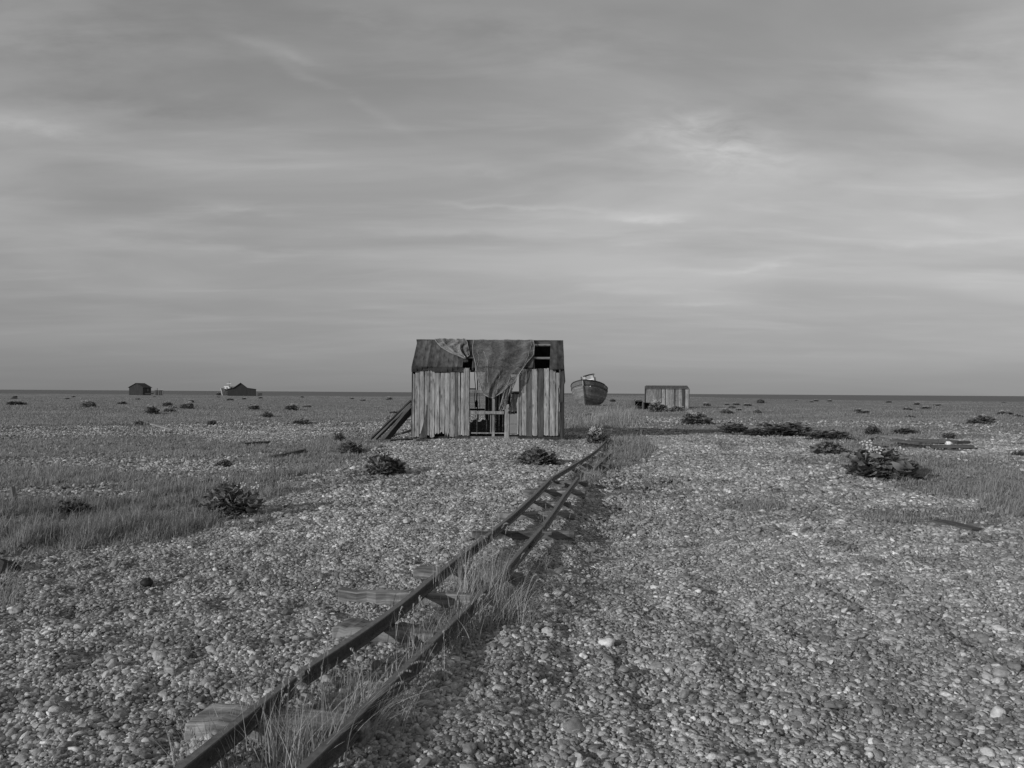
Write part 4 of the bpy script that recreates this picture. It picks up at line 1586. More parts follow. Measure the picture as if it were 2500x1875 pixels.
# timber pile on the right
PG = 'dark timbers of the pile on the right'
lying(2152, 1073, 2225, 1080, .16, .05, M_GREYWOOD, 'pale-edged plank at the grassy end of the timber pile', group=PG, lift=.12)
lying(2123, 1077, 2153, 1070, .10, .05, M_DARKWOOD, 'short dark stick sloping off the grassy end of the timber pile', group=PG, lift=.05)
lying(2190, 1087, 2258, 1094, .45, .06, M_GREYWOOD, 'broad grey board tilted on the timber pile', group=PG, lift=.13, shade=.62)
lying(2195, 1093, 2258, 1097, .08, .12, M_DARKWOOD, 'dark beam under the broad grey board', group=PG, lift=-.02, shade=.6)
lying(2226, 1083, 2340, 1088, .30, .10, M_DARKWOOD, 'long dark beam across the back of the timber pile', group=PG, lift=.08, shade=1.2)
lying(2272, 1098, 2376, 1099, .35, .08, M_DARKWOOD, 'low dark slab under the white canister', group=PG, lift=.08, shade=.9)
lying(2330, 1092, 2362, 1091, .2, .08, M_DARKWOOD, 'dark block lying just past the white canister', group=PG, lift=.12, shade=.9)
lying(2280, 1102, 2350, 1103, .10, .10, M_DARKWOOD, 'dark sunk beam in front of the low slab', group=PG, lift=-.02, shade=.7)
lying(2290, 1087, 2318, 1088, .2, .12, M_GREYWOOD, 'grey block behind the white canister', group=PG, lift=.10, shade=.6)
lying(2470, 1085, 2520, 1088, .14, .05, M_DARKWOOD, 'dark plank lying by the right edge of the picture', group=FG)
a = at(2316, 1098)
cz = a.z + .19
root = empty('plastic_canister', (a.x, a.y, cz), 'white plastic canister lying on the dark timber pile', 'canister')
b_ = MB()
P = []
for k in range(9):
    t = k / 8
    rr = .062 * min(1, (.35 + math.sin(math.pi * min(1, max(.06, t))) * 1.6)) * (1 if t < .75 else .9 - (t - .75) * 1.4)
    P.append([Vector((a.x - .09 + .18 * t, a.y + rr * .8 * math.cos(6.2832 * i / 14), cz + rr * math.sin(6.2832 * i / 14))) for i in range(14)])
b_.grid(P, 1, closed=True)
b_.f.append(tuple(range(14)))
b_.f.append(tuple(len(b_.v) - 14 + k for k in reversed(range(14))))
b_.build('body', M_PLASTIC, root, True)
b_ = MB()
b_.tube([(a.x + .085, a.y, cz), (a.x + .115, a.y, cz)], .02, 10)
b_.build('cap', M_WORN, root, True)

# ------------------------------------------------------------------ the beached boat
BY = 106.0
bp = pt(1443, 989, BY)
bz = g(bp.x, BY)
boat = empty('fishing_boat', (bp.x, BY, bz), 'derelict wooden fishing boat with broken bulwarks, stranded bow-on on the shingle', 'boat')
phi = math.radians(14.0)
HX = Vector((-math.sin(phi), -math.cos(phi), 0))
PX = Vector((math.cos(phi), -math.sin(phi), 0))   # towards the right of the picture
heel = math.radians(-3.5)
SCB = 1.0


def bl(x, y, z):
    """boat coordinates: x forward, y to the right of the picture, z up -> world"""
    yy = y * math.cos(heel) - z * math.sin(heel) * -1 * 0 + 0
    yy = y * math.cos(heel) + z * math.sin(heel)
    zz = z * math.cos(heel) - y * math.sin(heel)
    return Vector((bp.x, BY + 1.0, bz)) + HX * x + PX * yy + Vector((0, 0, zz))


def half(t):
    return float(np.interp(t, [0, .08, .25, .5, .7, .82, .9, .96, 1.0], [1.35, 1.75, 2.1, 2.25, 2.2, 1.92, 1.45, .75, .05]))


def sheer(t):
    return float(np.interp(t, [0, .3, .6, .8, 1.0], [1.85, 1.7, 1.95, 2.3, 2.75]))


def keel(t):
    return float(np.interp(t, [0, .1, .8, .93, 1.0], [.3, .05, -.1, .0, .25]))


def hullpt(t, v, side, off=0.0):
    x = -4.8 + 9.0 * t + (.75 * v ** 1.3) * float(sstep(.78, 1.0, t))
    full = float(np.interp(t, [0, .5, .8, .93, 1], [.45, .27, .36, .62, .95]))
    y = (half(t) + off) * v ** full * (1 - .05 * v ** 4) + .02
    z = keel(t) + (sheer(t) - keel(t)) * v ** (1.35 - .35 * t)
    return bl(x, side * y, z)


h = MB()
for side in (-1, 1):
    nv, ntt = 15, 30
    for k in range(nv):     # one strake after another, each standing a little proud
        sh = rnd.uniform(.7, 1.25)
        P, GCs = [], []
        for j, v in enumerate((k / nv, (k + .92) / nv, (k + 1) / nv)):
            row = []
            for i in range(ntt + 1):
                t = i / ntt
                row.append(hullpt(t, max(.0001, v), side, (.012, .012, -.02)[j]))
                GCs.append((j * .05 + k * 3.1, side * 7, t * 9))
            P.append(row)
        h.grid(P, sh, gc=GCs)
# transom
tr = []
for side in (-1, 1):
    tr.append([hullpt(0, v / 10 + .0001, side) for v in range(11)])
h.grid(tr, .9)
M_HULL = wood('worn_hull_timber', .10, .185, .29)
h.build('hull', M_HULL, boat)
dk = MB()
dk.grid([[bl(-4.8 + 9 * t, s_ * half(t) * .97, sheer(t) - .12 + .05 * (1 - s_ * s_)) for s_ in (-1, -.5, 0, .5, 1)] for t in [k / 20 for k in range(20)] + [.985]])
dk.build('deck', M_GREYWOOD, boat)
st = MB()
st.beam(bl(3.95, 0, -.12), bl(4.22, 0, .8), .16, .2, .7, side=PX, n=2)
st.beam(bl(4.22, 0, .8), bl(5.12, 0, 3.28), .13, .2, .9, side=PX, n=4)
st.build('stem_post', M_DARKWOOD, boat)
wm = MB()
wm.beam(bl(5.10, -.0, 2.62), bl(5.26, -.0, 3.2), .10, .05, 1.3, side=PX)
wm.build('stem_band', M_PALEWOOD, boat)
# bulwark: planked at the bow, open stanchions aft, rail on top
for side in (-1, 1):
    bwk = MB()
    t0 = .80 if side == -1 else .70

    def top(t, side=side):
        return .50 + .06 * t

    def bul(t, w_, off=0.0):
        x = -4.8 + 9.0 * t + (.75 + .18 * w_) * float(sstep(.78, 1.0, t))
        return bl(x, side * (half(t) * (.95 + .02 * w_) + off + .02), sheer(t) + top(t) * w_)
    P = [[bul(t0 + (1 - t0) * i / 14, w_) for i in range(15)] for w_ in (0, .33, .34, .66, .67, 1.0)]
    bwk.slab(P, PX * side, .05, .75)
    bwk.build('bulwark', M_HULL, boat)
    rl = MB()
    rl.tube([bul(i / 30, 1.02) for i in range(31)], .075, 6, .7)
    rl.build('cap_rail', M_DARKWOOD, boat)
    rl = MB()
    rl.tube([bul(i / 30, 0.02, .03) for i in range(31)], .05, 6, 1.3)
    rl.build('rubbing_strake', M_DARKWOOD, boat)
    for k in range(7):
        t = t0 - .035 - k * (.085 if side == -1 else .095)
        if t < .02:
            break
        s_ = MB()
        s_.beam(bul(t, 0), bul(t, 1.0), .10, .09, .8, side=PX)
        s_.build('stanchion', M_DARKWOOD, boat)
    # broken planks left between stanchions
    if side == 1:
        bb = MB()
        P = [[bul(.30 + .36 * i / 8, w_) for i in range(9)] for w_ in (0, .45)]
        bb.slab(P, PX * side, .04, .6)
        bb.build('bulwark_plank', M_HULL, boat)
# hawse hole and worn paint marks
hh = MB()
c = hullpt(.955, .93, 1, .05)
hh.blob(c, (.07, .07, .07), 1, 8, 6)
hh.build('hawse_ring', M_WHITE, boat)
pm_ = MB()
for k in range(9):
    t = .90 - .012 * (k % 5) + rnd.uniform(-.003, .003)
    v = .86 + .045 * (k // 5) + rnd.uniform(-.012, .012)
    p = hullpt(t, v, 1, .03)
    q = hullpt(t - .007, v + rnd.uniform(-.02, .02), 1, .03)
    pm_.beam(p, q, .03, .035, 1)
pm_.build('faded_lettering', M_GREYWOOD, boat)
# wheelhouse, aft
whs = MB()
w0, w1 = -1.3, .3
whs.beam(bl(w0, -.55, 1.7), bl(w0, -.55, 4.05), .1, .1, 1, PX)
for ya, yb2, z0, z1, sh in ((-.75, .75, 1.7, 3.3, 1.0), (-.75, -.45, 3.3, 3.92, .5), (.3, .75, 3.3, 3.85, 1.0)):
    whs.slab([[bl(w1, ya, z0), bl(w1, yb2, z0)], [bl(w1, ya, z1), bl(w1, yb2, z1)]], HX, .05, sh)
for ya in (-.75, .75):
    whs.slab([[bl(w0, ya, 1.7), bl(w1 - .06, ya, 1.7)], [bl(w0, ya, 3.7), bl(w1 - .06, ya, 3.7)]], PX, .05, .8)
whs.build('wheelhouse', M_WORN, boat)
rfm = MB()
rfm.slab([[bl(w1 + .15, -.7, 3.94), bl(w1 + .15, .1, 4.12), bl(w1 + .15, .62, 4.18)], [bl(w0, -.7, 3.94), bl(w0, .1, 4.12), bl(w0, .62, 4.18)]], (0, 0, 1), .07)
rfm.build('wheelhouse_roof', M_IRON, boat)
rfm = MB()
rfm.beam(bl(w1 + .1, .62, 4.18), bl(w1 + .35, 1.12, 2.35), .1, .1, .8, PX)
rfm.build('stay_post', M_DARKWOOD, boat)
rfm = MB()
rfm.beam(bl(w1 + .12, -.95, 2.2), bl(w1 + .12, -.92, 3.85), .12, .12, .8, PX)
rfm.build('samson_post', M_DARKWOOD, boat)
rfm = MB()
rfm.slab([[bl(w1 + .10, -.8, 3.3), bl(w1 + .10, .75, 3.4)], [bl(w1 + .04, -.8, 3.42), bl(w1 + .04, .75, 3.52)]], HX, .05)
rfm.build('white_coaming', M_WHITE, boat)

# ------------------------------------------------------------------ small plank shed with the iron boxes
SY = 89.5
s0, s1 = pt(1575.5, 996, SY), pt(1680.5, 997, SY)
sz = g((s0.x + s1.x) / 2, SY)
shed = empty('plank_shed', ((s0.x + s1.x) / 2, SY, sz), 'small pale plank shed with a dark shallow roof beside two iron boxes', 'shed')
zt = pt(1628, 948.5, SY).z
zr = pt(1628, 941.2, SY + 1.6).z
xs_ = [595, 720, 742, 830, 925, 1020, 1106, 1122, 1195, 1222, 1245, 1330, 1365, 1460, 1490, 1555, 1575, 1650, 1728, 1755, 1850, 1952]
tn = [.75, 1.0, .7, .8, .55, .58, .3, 1.05, 1.1, .35, 1.1, .95, .8, .95, .3, 1.0, .7, .95, .9, .2, 1.05, 1]
b_ = MB()
for k in range(len(xs_) - 1):
    xa, xb = pt(1530 + xs_[k] / 13.01, 970, SY).x, pt(1530 + xs_[k + 1] / 13.01, 970, SY).x
    b_.plank(xa + .006, xb - .006, sz - .05, zt + .02, SY + rnd.uniform(-.01, .01) + (.03 if tn[k] < .4 else 0), .025, tn[k] * .92, rag0=.08, rag1=.02)
b_.build('wall', M_PLANK, shed)
xa, xb = s0.x, s1.x
for xx in (xa + .02, xb - .02):
    b_ = MB()
    b_.box((xx - .02, SY + .03, sz - .05), (xx + .02, SY + 3.2, zt))
    b_.build('end_wall', M_DARKWOOD, shed)
b_ = MB()
b_.box((xa + .03, SY + 3.16, sz - .05), (xb - .03, SY + 3.2, zt))
b_.build('back_wall', M_DARKWOOD, shed)
b_ = MB()
P = [[(xa - .03, SY - .10, zt - .02), (xb + .06, SY - .10, zt - .02)], [(xa + .02, SY + 1.6, zr), (xb - .14, SY + 1.6, zr)]]
nn = (Vector(P[1][0]) - Vector(P[0][0])).cross(Vector((1, 0, 0))) * -1
b_.slab(P, nn.normalized(), .04, 1.05)
P = [[(xa + .02, SY + 1.605, zr), (xb - .14, SY + 1.605, zr)], [(xa - .03, SY + 3.3, zt - .02), (xb + .06, SY + 3.3, zt - .02)]]
b_.slab(P, (0, .2, 1), .04, .8)
b_.build('roof', M_FELT, shed)
b_ = MB()
b_.beam((xa - .04, SY - .12, sz - .05), (xa - .01, SY - .12, zr - .1), .07, .05, 1, (1, 0, 0))
b_.build('corner_board', M_DARKWOOD, shed)
b_ = MB()
b_.beam((xb + .03, SY - .09, sz - .05), (xb + .06, SY - .09, zt - .06), .06, .05, 1, (1, 0, 0))
b_.build('corner_board', M_DARKWOOD, shed)

shed.rotation_euler.z = -math.atan2(shed.location.x, shed.location.y)

IG = 'rusty iron boxes beside the plank shed'


def iron_box(x0, x1, ytop, ybot, Y, label, ribs):
    a, c_ = pt(x0, ybot, Y), pt(x1, ytop, Y)
    z0 = g((a.x + c_.x) / 2, Y) - .03
    z1 = z0 + (ybot - ytop) / F * Y + .03
    root = empty('iron_box', ((a.x + c_.x) / 2, Y, z0), label, 'box', IG)
    b_ = MB()
    th = .06
    b_.box((a.x, Y, z0), (a.x + th, Y + 1.0, z1))
    b_.box((c_.x - th, Y, z0), (c_.x, Y + 1.0, z1))
    b_.box((a.x + th, Y + .95, z0), (c_.x - th, Y + 1.0, z1 - .02))
    b_.box((a.x + th, Y + .05, z1 - th), (c_.x - th, Y + .95, z1 - .01))
    b_.box((a.x + th, Y + .02, z0), (c_.x - th, Y + .95, z0 + .12))
    b_.build('casing', M_DARK, root)
    for k in range(ribs):
        b_ = MB()
        zz = z0 + .18 + k * .16
        b_.box((a.x + th, Y + .12, zz), (c_.x - th, Y + .16, zz + .05))
        b_.build('grille_bar', M_IRON, root)
    b_ = MB()
    b_.box((a.x - .02, Y - .03, z0), (a.x + .05, Y - .002, z1 + .02))
    b_.build('frame_edge', M_GREYWOOD, root)
    b_ = MB()
    b_.box((c_.x - .06, Y - .03, z0), (c_.x + .02, Y - .002, z1 + .02))
    b_.build('frame_edge', M_GREYWOOD, root)
    return a, c_, z0, z1


a, c_, z0, z1 = iron_box(1549, 1570, 979, 1000, 83.0, 'taller black iron box with rusty bars, standing clear of the plank shed', 2)
b_ = MB()
b_.beam((a.x + .05, 83.3, z1), (a.x + .1, 83.3, z1 + .22), .06, .06)
b_.build('exhaust_stub', M_DARK, bpy.data.objects['iron_box'])
b_ = MB()
b_.beam((a.x + .2, 83.3, z1 + .03), (c_.x - .1, 83.35, z1 + .10), .05, .08)
b_.build('top_fitting', M_DARK, bpy.data.objects['iron_box'])
b_ = MB()
b_.beam((a.x - .16, 83.05, z0), (a.x - .16, 83.05, z1 - .02), .22, .03, .9, (1, 0, 0))
b_.build('pale_side_plate', M_GREYWOOD, bpy.data.objects['iron_box'])  # pale plate in the place of the casing's lighter left side face
iron_box(1572, 1597.5, 983, 1000, 83.4, 'lower black iron box partly behind the white-flowered sea kale', 1)

# ------------------------------------------------------------------ far sheds and boat on the left
FG2 = 'black sheds on the horizon'


def frame_at(px, py, Y):
    p = pt(px, py, Y)
    d = Vector((p.x, p.y, 0)).normalized()
    return p, d, Vector((d.y, -d.x, 0))


# gabled black shed seen on its corner
p, d, r_ = frame_at(348.6, 963.3, 272.0)
al = math.radians(25)
ng = -d * math.cos(al) - r_ * math.sin(al)      # way the gable faces
ns = -d * math.sin(al) + r_ * math.cos(al)      # way the long side faces
zg = g(p.x, p.y)
mp_ = p.length / F
mh_, mv_ = mp_ * d.y ** 2, mp_ * d.y          # metres per pixel across and up, away from the middle of the lens
gw, gl, eh, rh = 33.7 * mh_ / math.cos(al), 20.6 * mh_ / math.sin(al), 20.0 * mv_, 29.4 * mv_
c0 = Vector((p.x, p.y, zg))
gs = empty('black_shed', c0, 'black tarred shed seen on its corner, with the winch house beside it', 'shed', FG2)
U = -ns


def C(u, v, z):
    return c0 + U * u - ng * v + Vector((0, 0, z))


b_ = MB()
vs = [C(0, 0, -.2), C(gw, 0, -.2), C(gw, 0, eh), C(gw / 2, 0, rh), C(0, 0, eh)]
vb = [q - ng * gl for q in vs]
b_.add(vs + vb, [(0, 1, 2, 3, 4), (9, 8, 7, 6, 5), (0, 4, 9, 5), (1, 6, 7, 2), (5, 6, 1, 0), (2, 7, 8, 3), (3, 8, 9, 4)])
b_.build('wall', M_BLACK, gs)
b_ = MB()
ov = .25
for u0, u1 in ((gw + .3, gw / 2), (-.3, gw / 2)):
    za = eh - (rh - eh) * .3 / (gw / 2) + .06
    b_.slab([[C(u0, -ov, za), C(u1, -ov, rh + .10)], [C(u0, gl + ov, za), C(u1, gl + ov, rh + .10)]], (0, 0, 1), .09)
b_.build('roof', M_BLACKROOF, gs)
b_ = MB()
b_.box((0, 0, 0), (.01, .01, .01))
b_ = MB()
q = [C(-.02, gl * .55, 1.35), C(-.02, gl * .66, 1.35), C(-.02, gl * .66, 2.3), C(-.02, gl * .55, 2.3)]
b_.slab([[q[0], q[1]], [q[3], q[2]]], ns, .04)
b_.build('window', M_BOARD, gs)
for v0 in (.53, .665):
    b_ = MB()
    b_.slab([[C(-.03, gl * v0, 1.3), C(-.03, gl * v0 + .12, 1.3)], [C(-.03, gl * v0, 2.4), C(-.03, gl * v0 + .12, 2.4)]], ns, .05)
    b_.build('window_frame', M_DARK, gs)

# derelict winch house beside it
p, d, r_ = frame_at(389, 962, 272.0)
zg = g(p.x, p.y)
c0 = Vector((p.x, p.y, zg))
wh = empty('winch_house', c0, 'small derelict winch house with a sloping side and pale lid', 'winch house')


def C2(u, v, z):
    return c0 + r_ * u + d * v + Vector((0, 0, z))


for u, sh in ((-1.25, 1), (-.75, .7), (-.2, 1.1), (.35, .8), (.9, 1.2)):
    b_ = MB()
    b_.beam(C2(u, 0, -.1), C2(u + rnd.uniform(-.05, .05), 0, 1.75), .34, .06, sh, r_)
    b_.build('board', M_GREYWOOD, wh)
b_ = MB()
b_.beam(C2(-2.1, .05, -.1), C2(-1.3, .05, 1.8), .22, .08, .8, r_)
b_.build('sloping_board', M_GREYWOOD, wh)
b_ = MB()
q = [C2(-1.3, .3, 0), C2(1.15, .3, 0), C2(1.15, 2, 0), C2(-1.3, 2, 0)]
b_.add(q + [v + Vector((0, 0, 1.7)) for v in q], [(0, 1, 5, 4), (1, 2, 6, 5), (2, 3, 7, 6), (3, 0, 4, 7), (4, 5, 6, 7)])
b_.build('drum_housing', M_IRON, wh)
b_ = MB()
b_.slab([[C2(-.5, -.1, 1.85), C2(1.2, -.1, 1.9)], [C2(-.5, 1.8, 2.0), C2(1.2, 1.8, 2.1)]], (0, 0, 1), .1)
b_.build('lid', M_WORN, wh)
b_ = MB()
b_.beam(C2(-.65, 0, 1.6), C2(-.65, 0, 2.35), .2, .2, 1, r_)
b_.build('post', M_DARKWOOD, wh)
b_ = MB()
b_.beam(C2(-4.4, .2, .5), C2(-1.9, .2, .62), .5, .45, .8)
o = b_.build('log', M_DARKWOOD)
tag(o, 'dark log between the corner-on shed and the winch house', 'log')

# white boat beside the far gabled shed
p, d, r_ = frame_at(551, 963.2, 282.0)
zg = g(p.x, p.y)
c0 = Vector((p.x, p.y, zg))
wb = empty('white_boat', c0, 'white fishing boat with a white wheelhouse and mast beside the far gabled shed', 'boat')
mp_ = p.length / F
hd = (-r_ * math.cos(math.radians(38)) - d * math.sin(math.radians(38)))      # bow to the left, towards us
sd = Vector((hd.y, -hd.x, 0))


def C3(x, y, z):
    return c0 + r_ * 1.6 + d * 2.0 + hd * x + sd * y + Vector((0, 0, z))


b_ = MB()
for side in (-1, 1):
    P, S = [], []
    for k in range(9):
        v = max(.001, k / 8)
        row = []
        for i in range(19):
            t = i / 18
            hb = float(np.interp(t, [0, .3, .65, .85, 1], [1.0, 1.45, 1.35, .8, .03]))
            x_ = -4 + 7.2 * t + .7 * v * float(sstep(.7, 1, t))
            sh_ = float(np.interp(t, [0, .5, 1], [1.7, 1.6, 2.35]))
            row.append(C3(x_, side * hb * v ** (.4 + .5 * t), .1 + sh_ * v))
        P.append(row)
    b_.grid(P, 1)
b_.build('hull', M_WORN, wb, True)
for side in (-1, 1):
    b_ = MB()
    q = []
    for i in range(19):
        t = i / 18
        hb = float(np.interp(t, [0, .3, .65, .85, 1], [1.0, 1.45, 1.35, .8, .03]))
        q.append(C3(-4 + 7.2 * t + .7 * float(sstep(.7, 1, t)), side * (hb + .03), .1 + float(np.interp(t, [0, .5, 1], [1.7, 1.6, 2.35]))))
    b_.tube(q, .09, 6)
    b_.build('gunwale', M_DARK, wb)
    b_ = MB()
    b_.tube([v - Vector((0, 0, .42)) for v in q[4:17]], .10, 6)
    b_.build('rubbing_strake', M_DARK, wb)
b_ = MB()
b_.beam(C3(3.35, 0, 0), C3(3.98, 0, 2.4), .16, .22, 1, sd)
b_.build('stem_post', M_WHITE, wb)
b_ = MB()
b_.grid([[C3(-4 + 7.2 * t, s_ * float(np.interp(t, [0, .3, .65, .85, 1], [1.0, 1.45, 1.35, .8, .03])) * .95, 1.6 + .4 * t) for s_ in (-1, 0, 1)] for t in [k / 12 for k in range(13)]])
b_.build('deck', M_GREYWOOD, wb)
q0 = [C3(-.6, -1.15, 1.7), C3(1.5, -1.15, 1.7), C3(1.5, 1.15, 1.7), C3(-.6, 1.15, 1.7)]
b_ = MB()
b_.add(q0 + [v + Vector((0, 0, 1.35)) for v in q0], [(0, 1, 5, 4), (1, 2, 6, 5), (2, 3, 7, 6), (3, 0, 4, 7), (4, 5, 6, 7)])
wo = b_.build('wheelhouse', M_WHITE, wb)
b_ = MB()
q1 = [C3(-.75, -1.3, 3.06), C3(1.8, -1.3, 3.06), C3(1.8, 1.3, 3.06), C3(-.75, 1.3, 3.06)]
b_.add(q1 + [v + Vector((0, 0, .14)) for v in q1], [(3, 2, 1, 0), (0, 1, 5, 4), (1, 2, 6, 5), (2, 3, 7, 6), (3, 0, 4, 7), (4, 5, 6, 7)])
b_.build('roof', M_WHITE, wo)
for (xa_, ya_, xb_, yb_) in ((1.53, -.7, 1.53, -.1), (1.53, .1, 1.53, .7), (.2, 1.18, .9, 1.18), (.2, -1.18, .9, -1.18)):
    b_ = MB()
    P = [[C3(xa_, ya_, 2.4), C3(xb_, yb_, 2.4)], [C3(xa_, ya_, 2.85), C3(xb_, yb_, 2.85)]]
    b_.slab(P, (hd if abs(xa_ - xb_) < .01 else sd * (1 if ya_ > 0 else -1)), .03)
    b_.build('window', M_DARK, wo)
b_ = MB()
b_.tube([C3(.6, 0, 3.1), C3(.6, 0, 4.9)], [.07, .05], 6)
b_.build('mast', M_DARK, wb)
b_ = MB()
b_.beam(C3(.6, 0, 4.15) - r_ * .85, C3(.6, 0, 4.15) + r_ * .6, .2, .22)
b_.build('radar_bar', M_WHITE, wb)
b_ = MB()
b_.blob(C3(1.3, 1.35, 2.1), (.32, .32, .34), 1, 10, 8)
b_.build('buoy', M_WHITE, wb, True)

# gabled shed with lean-tos
SYF = 272.0
p, d, r_ = frame_at(590, 963.6, SYF)
zg = g(p.x, p.y)
c0 = Vector((p.x, p.y, zg))
mp_ = p.length / F
fs = empty('gabled_shed', c0, 'black shed with a tall centre gable and lean-tos on both sides, on the horizon', 'shed', FG2)


def C4(px, py, v=0.0):
    hz_ = 951 + px * .0064
    return c0 + r_ * ((px - 590) * mp_ * d.y ** 2) + d * v + Vector((0, 0, (963.6 - py) * mp_ * d.y + .15))


out = [(555.6, 965.5), (625.2, 965.5), (625.2, 948.2), (604.3, 945.6), (587, 933.2), (568.2, 946.2), (555.6, 947.8)]
b_ = MB()
vs = [C4(a, c_) for a, c_ in out] + [C4(a, c_, 7.0) for a, c_ in out]
n = len(out)
b_.add(vs, [tuple(range(n)), tuple(n + k for k in reversed(range(n)))] + [(k, n + k, n + (k + 1) % n, (k + 1) % n) for k in range(n)])
b_.build('wall', M_BLACK, fs)
for seg in (((626.4, 948.1), (604.6, 945.3)), ((605.2, 945.9), (587, 932.6)), ((587, 932.6), (567.4, 946.4)), ((568.0, 946.0), (554.4, 947.8))):
    b_ = MB()
    a, c_ = seg
    b_.slab([[C4(a[0], a[1] - .3, -.3), C4(c_[0], c_[1] - .3, -.3)], [C4(a[0], a[1] - .3, 7.3), C4(c_[0], c_[1] - .3, 7.3)]], (0, 0, 1), .09)
    b_.build('roof_slope', M_BLACKROOF, fs)
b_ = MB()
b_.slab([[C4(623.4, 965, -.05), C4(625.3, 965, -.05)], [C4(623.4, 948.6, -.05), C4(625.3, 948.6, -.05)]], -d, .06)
b_.build('corner_board', M_DARK, fs)  # dark strip standing in for the shed's shaded end wall
# dark crate to its right
p, d, r_ = frame_at(634.5, 964.6, 255.0)
c0 = Vector((p.x, p.y, g(p.x, p.y)))
mp_ = p.length / F
cr = empty('crate', c0, 'dark square crate on the shingle beside the far gabled shed', 'crate')
b_ = MB()
hw = 5.3 * mp_ * .9
for k in range(4):
    b_.beam(c0 - r_ * hw + Vector((0, 0, .12 + k * .24)), c0 + r_ * hw + Vector((0, 0, .12 + k * .24)), .05, .22, rnd.uniform(.7, 1.1))
    b_.beam(c0 + r_ * hw + d * .05 + Vector((0, 0, .12 + k * .24)), c0 + r_ * hw + d * 1.2 + Vector((0, 0, .12 + k * .24)), .05, .22, rnd.uniform(.7, 1.1))
    b_.beam(c0 - r_ * hw + d * .05 + Vector((0, 0, .12 + k * .24)), c0 - r_ * hw + d * 1.2 + Vector((0, 0, .12 + k * .24)), .05, .22, rnd.uniform(.7, 1.1))
b_.build('side', M_DARKWOOD, cr)
b_ = MB()
b_.slab([[c0 - r_ * (hw + .05) - d * .05 + Vector((0, 0, 1.0)), c0 + r_ * (hw + .05) - d * .05 + Vector((0, 0, 1.0))], [c0 - r_ * (hw + .05) + d * 1.25 + Vector((0, 0, 1.0)), c0 + r_ * (hw + .05) + d * 1.25 + Vector((0, 0, 1.0))]], (0, 0, 1), .05)
b_.build('lid', M_DARKWOOD, cr)
# low wreckage farther right
p = at(682, 964.5)
b_ = MB()
for k in range(3):
    b_.beam(p + Vector((-1.2 + k * .3, k * .4, .15)), p + Vector((1.1 + k * .2, .3 * k, .45 - .1 * k)), .16, .16, .9, n=3, jit=.02)
o = b_.build('wreckage', M_DARKWOOD)
o.data.transform(Matrix.Translation(-p))
o.location = p
tag(o, 'small low wreckage of timbers on the far shingle past the crate', 'wreckage')
# a vessel out at sea
p = pt(1519, 962.3, 900)
p.z = -3.4
b_ = MB()
P = []
for k in range(9):
    t = k / 8
    hb = 1.0 * math.sin(math.pi * (.12 + .85 * t)) ** .6
    P.append([p + Vector((-1.6 + 3.2 * t, y_ * hb, z_)) for y_, z_ in ((-1, .75), (-.7, 0), (0, -.3), (.7, 0), (1, .75))])
b_.grid(P)
b_.box((p.x - .5, p.y - .4, p.z + .4), (p.x + .3, p.y + .4, p.z + 1.1))
o = b_.build('distant_boat', M_DARK)
o.data.transform(Matrix.Translation(-p))
o.location = p
tag(o, 'tiny dark boat out on the sea between the stranded boat and the plank shed', 'boat')

# ------------------------------------------------------------------ light and sky
SUN_DIR = Vector((-0.74, -0.67, 0)).normalized()
ELEV = math.radians(16.5)
sv = Vector((SUN_DIR.x * math.cos(ELEV), SUN_DIR.y * math.cos(ELEV), math.sin(ELEV)))
sl = bpy.data.lights.new('sun', 'SUN')
sl.energy = 3.0
sl.angle = math.radians(.6)
so = bpy.data.objects.new('sun', sl)
so.rotation_euler = sv.to_track_quat('Z', 'Y').to_euler()
COL.objects.link(so)

wd = bpy.data.worlds.new('World')
scene.world = wd
nt, N = nodes(wd)
sky = N('ShaderNodeTexSky', sky_type='NISHITA', sun_disc=False)
sky.sun_elevation = ELEV
sky.sun_rotation = math.atan2(SUN_DIR.x, SUN_DIR.y)
sky.air_density = 1.0
sky.dust_density = 2.0
bwn = N('ShaderNodeRGBToBW', ins={0: sky.outputs[0]}).outputs[0]
gen = N('ShaderNodeTexCoord').outputs['Generated']
sx = N('ShaderNodeSeparateXYZ', ins={0: gen})
dx, dy, dz = sx.outputs
zc = math_(N, 'MAXIMUM', dz, 0.0)
den = math_(N, 'ADD', zc, .10)
cx = math_(N, 'DIVIDE', dx, den)
cy = math_(N, 'DIVIDE', dy, den)
cv = N('ShaderNodeCombineXYZ', ins={0: cx, 1: cy, 2: 0.0}).outputs[0]
# veil of high cloud: broad bands, streaks, ripples
mpA = N('ShaderNodeMapping', ins={'Vector': cv, 'Scale': (.55, .95, 1), 'Rotation': (0, 0, .55)}).outputs[0]
nA = N('ShaderNodeTexNoise', ins={'Vector': mpA, 'Scale': 1.0, 'Detail': 7.0, 'Roughness': .5, 'Distortion': .5}).outputs['Fac']
mpB = N('ShaderNodeMapping', ins={'Vector': cv, 'Scale': (.9, 2.8, 1), 'Rotation': (0, 0, .5), 'Location': (3.1, 1.7, 0)}).outputs[0]
nB = N('ShaderNodeTexNoise', ins={'Vector': mpB, 'Scale': 1.3, 'Detail': 8.0, 'Roughness': .56, 'Distortion': .5}).outputs['Fac']
A = ramp(N, nA, [(.33, .0), (.68, 1.0)], 'EASE')
B = ramp(N, nB, [(.47, .0), (.80, 1.0)], 'EASE')
cl = math_(N, 'ADD', math_(N, 'MULTIPLY', A, .66), math_(N, 'MULTIPLY', B, .32))
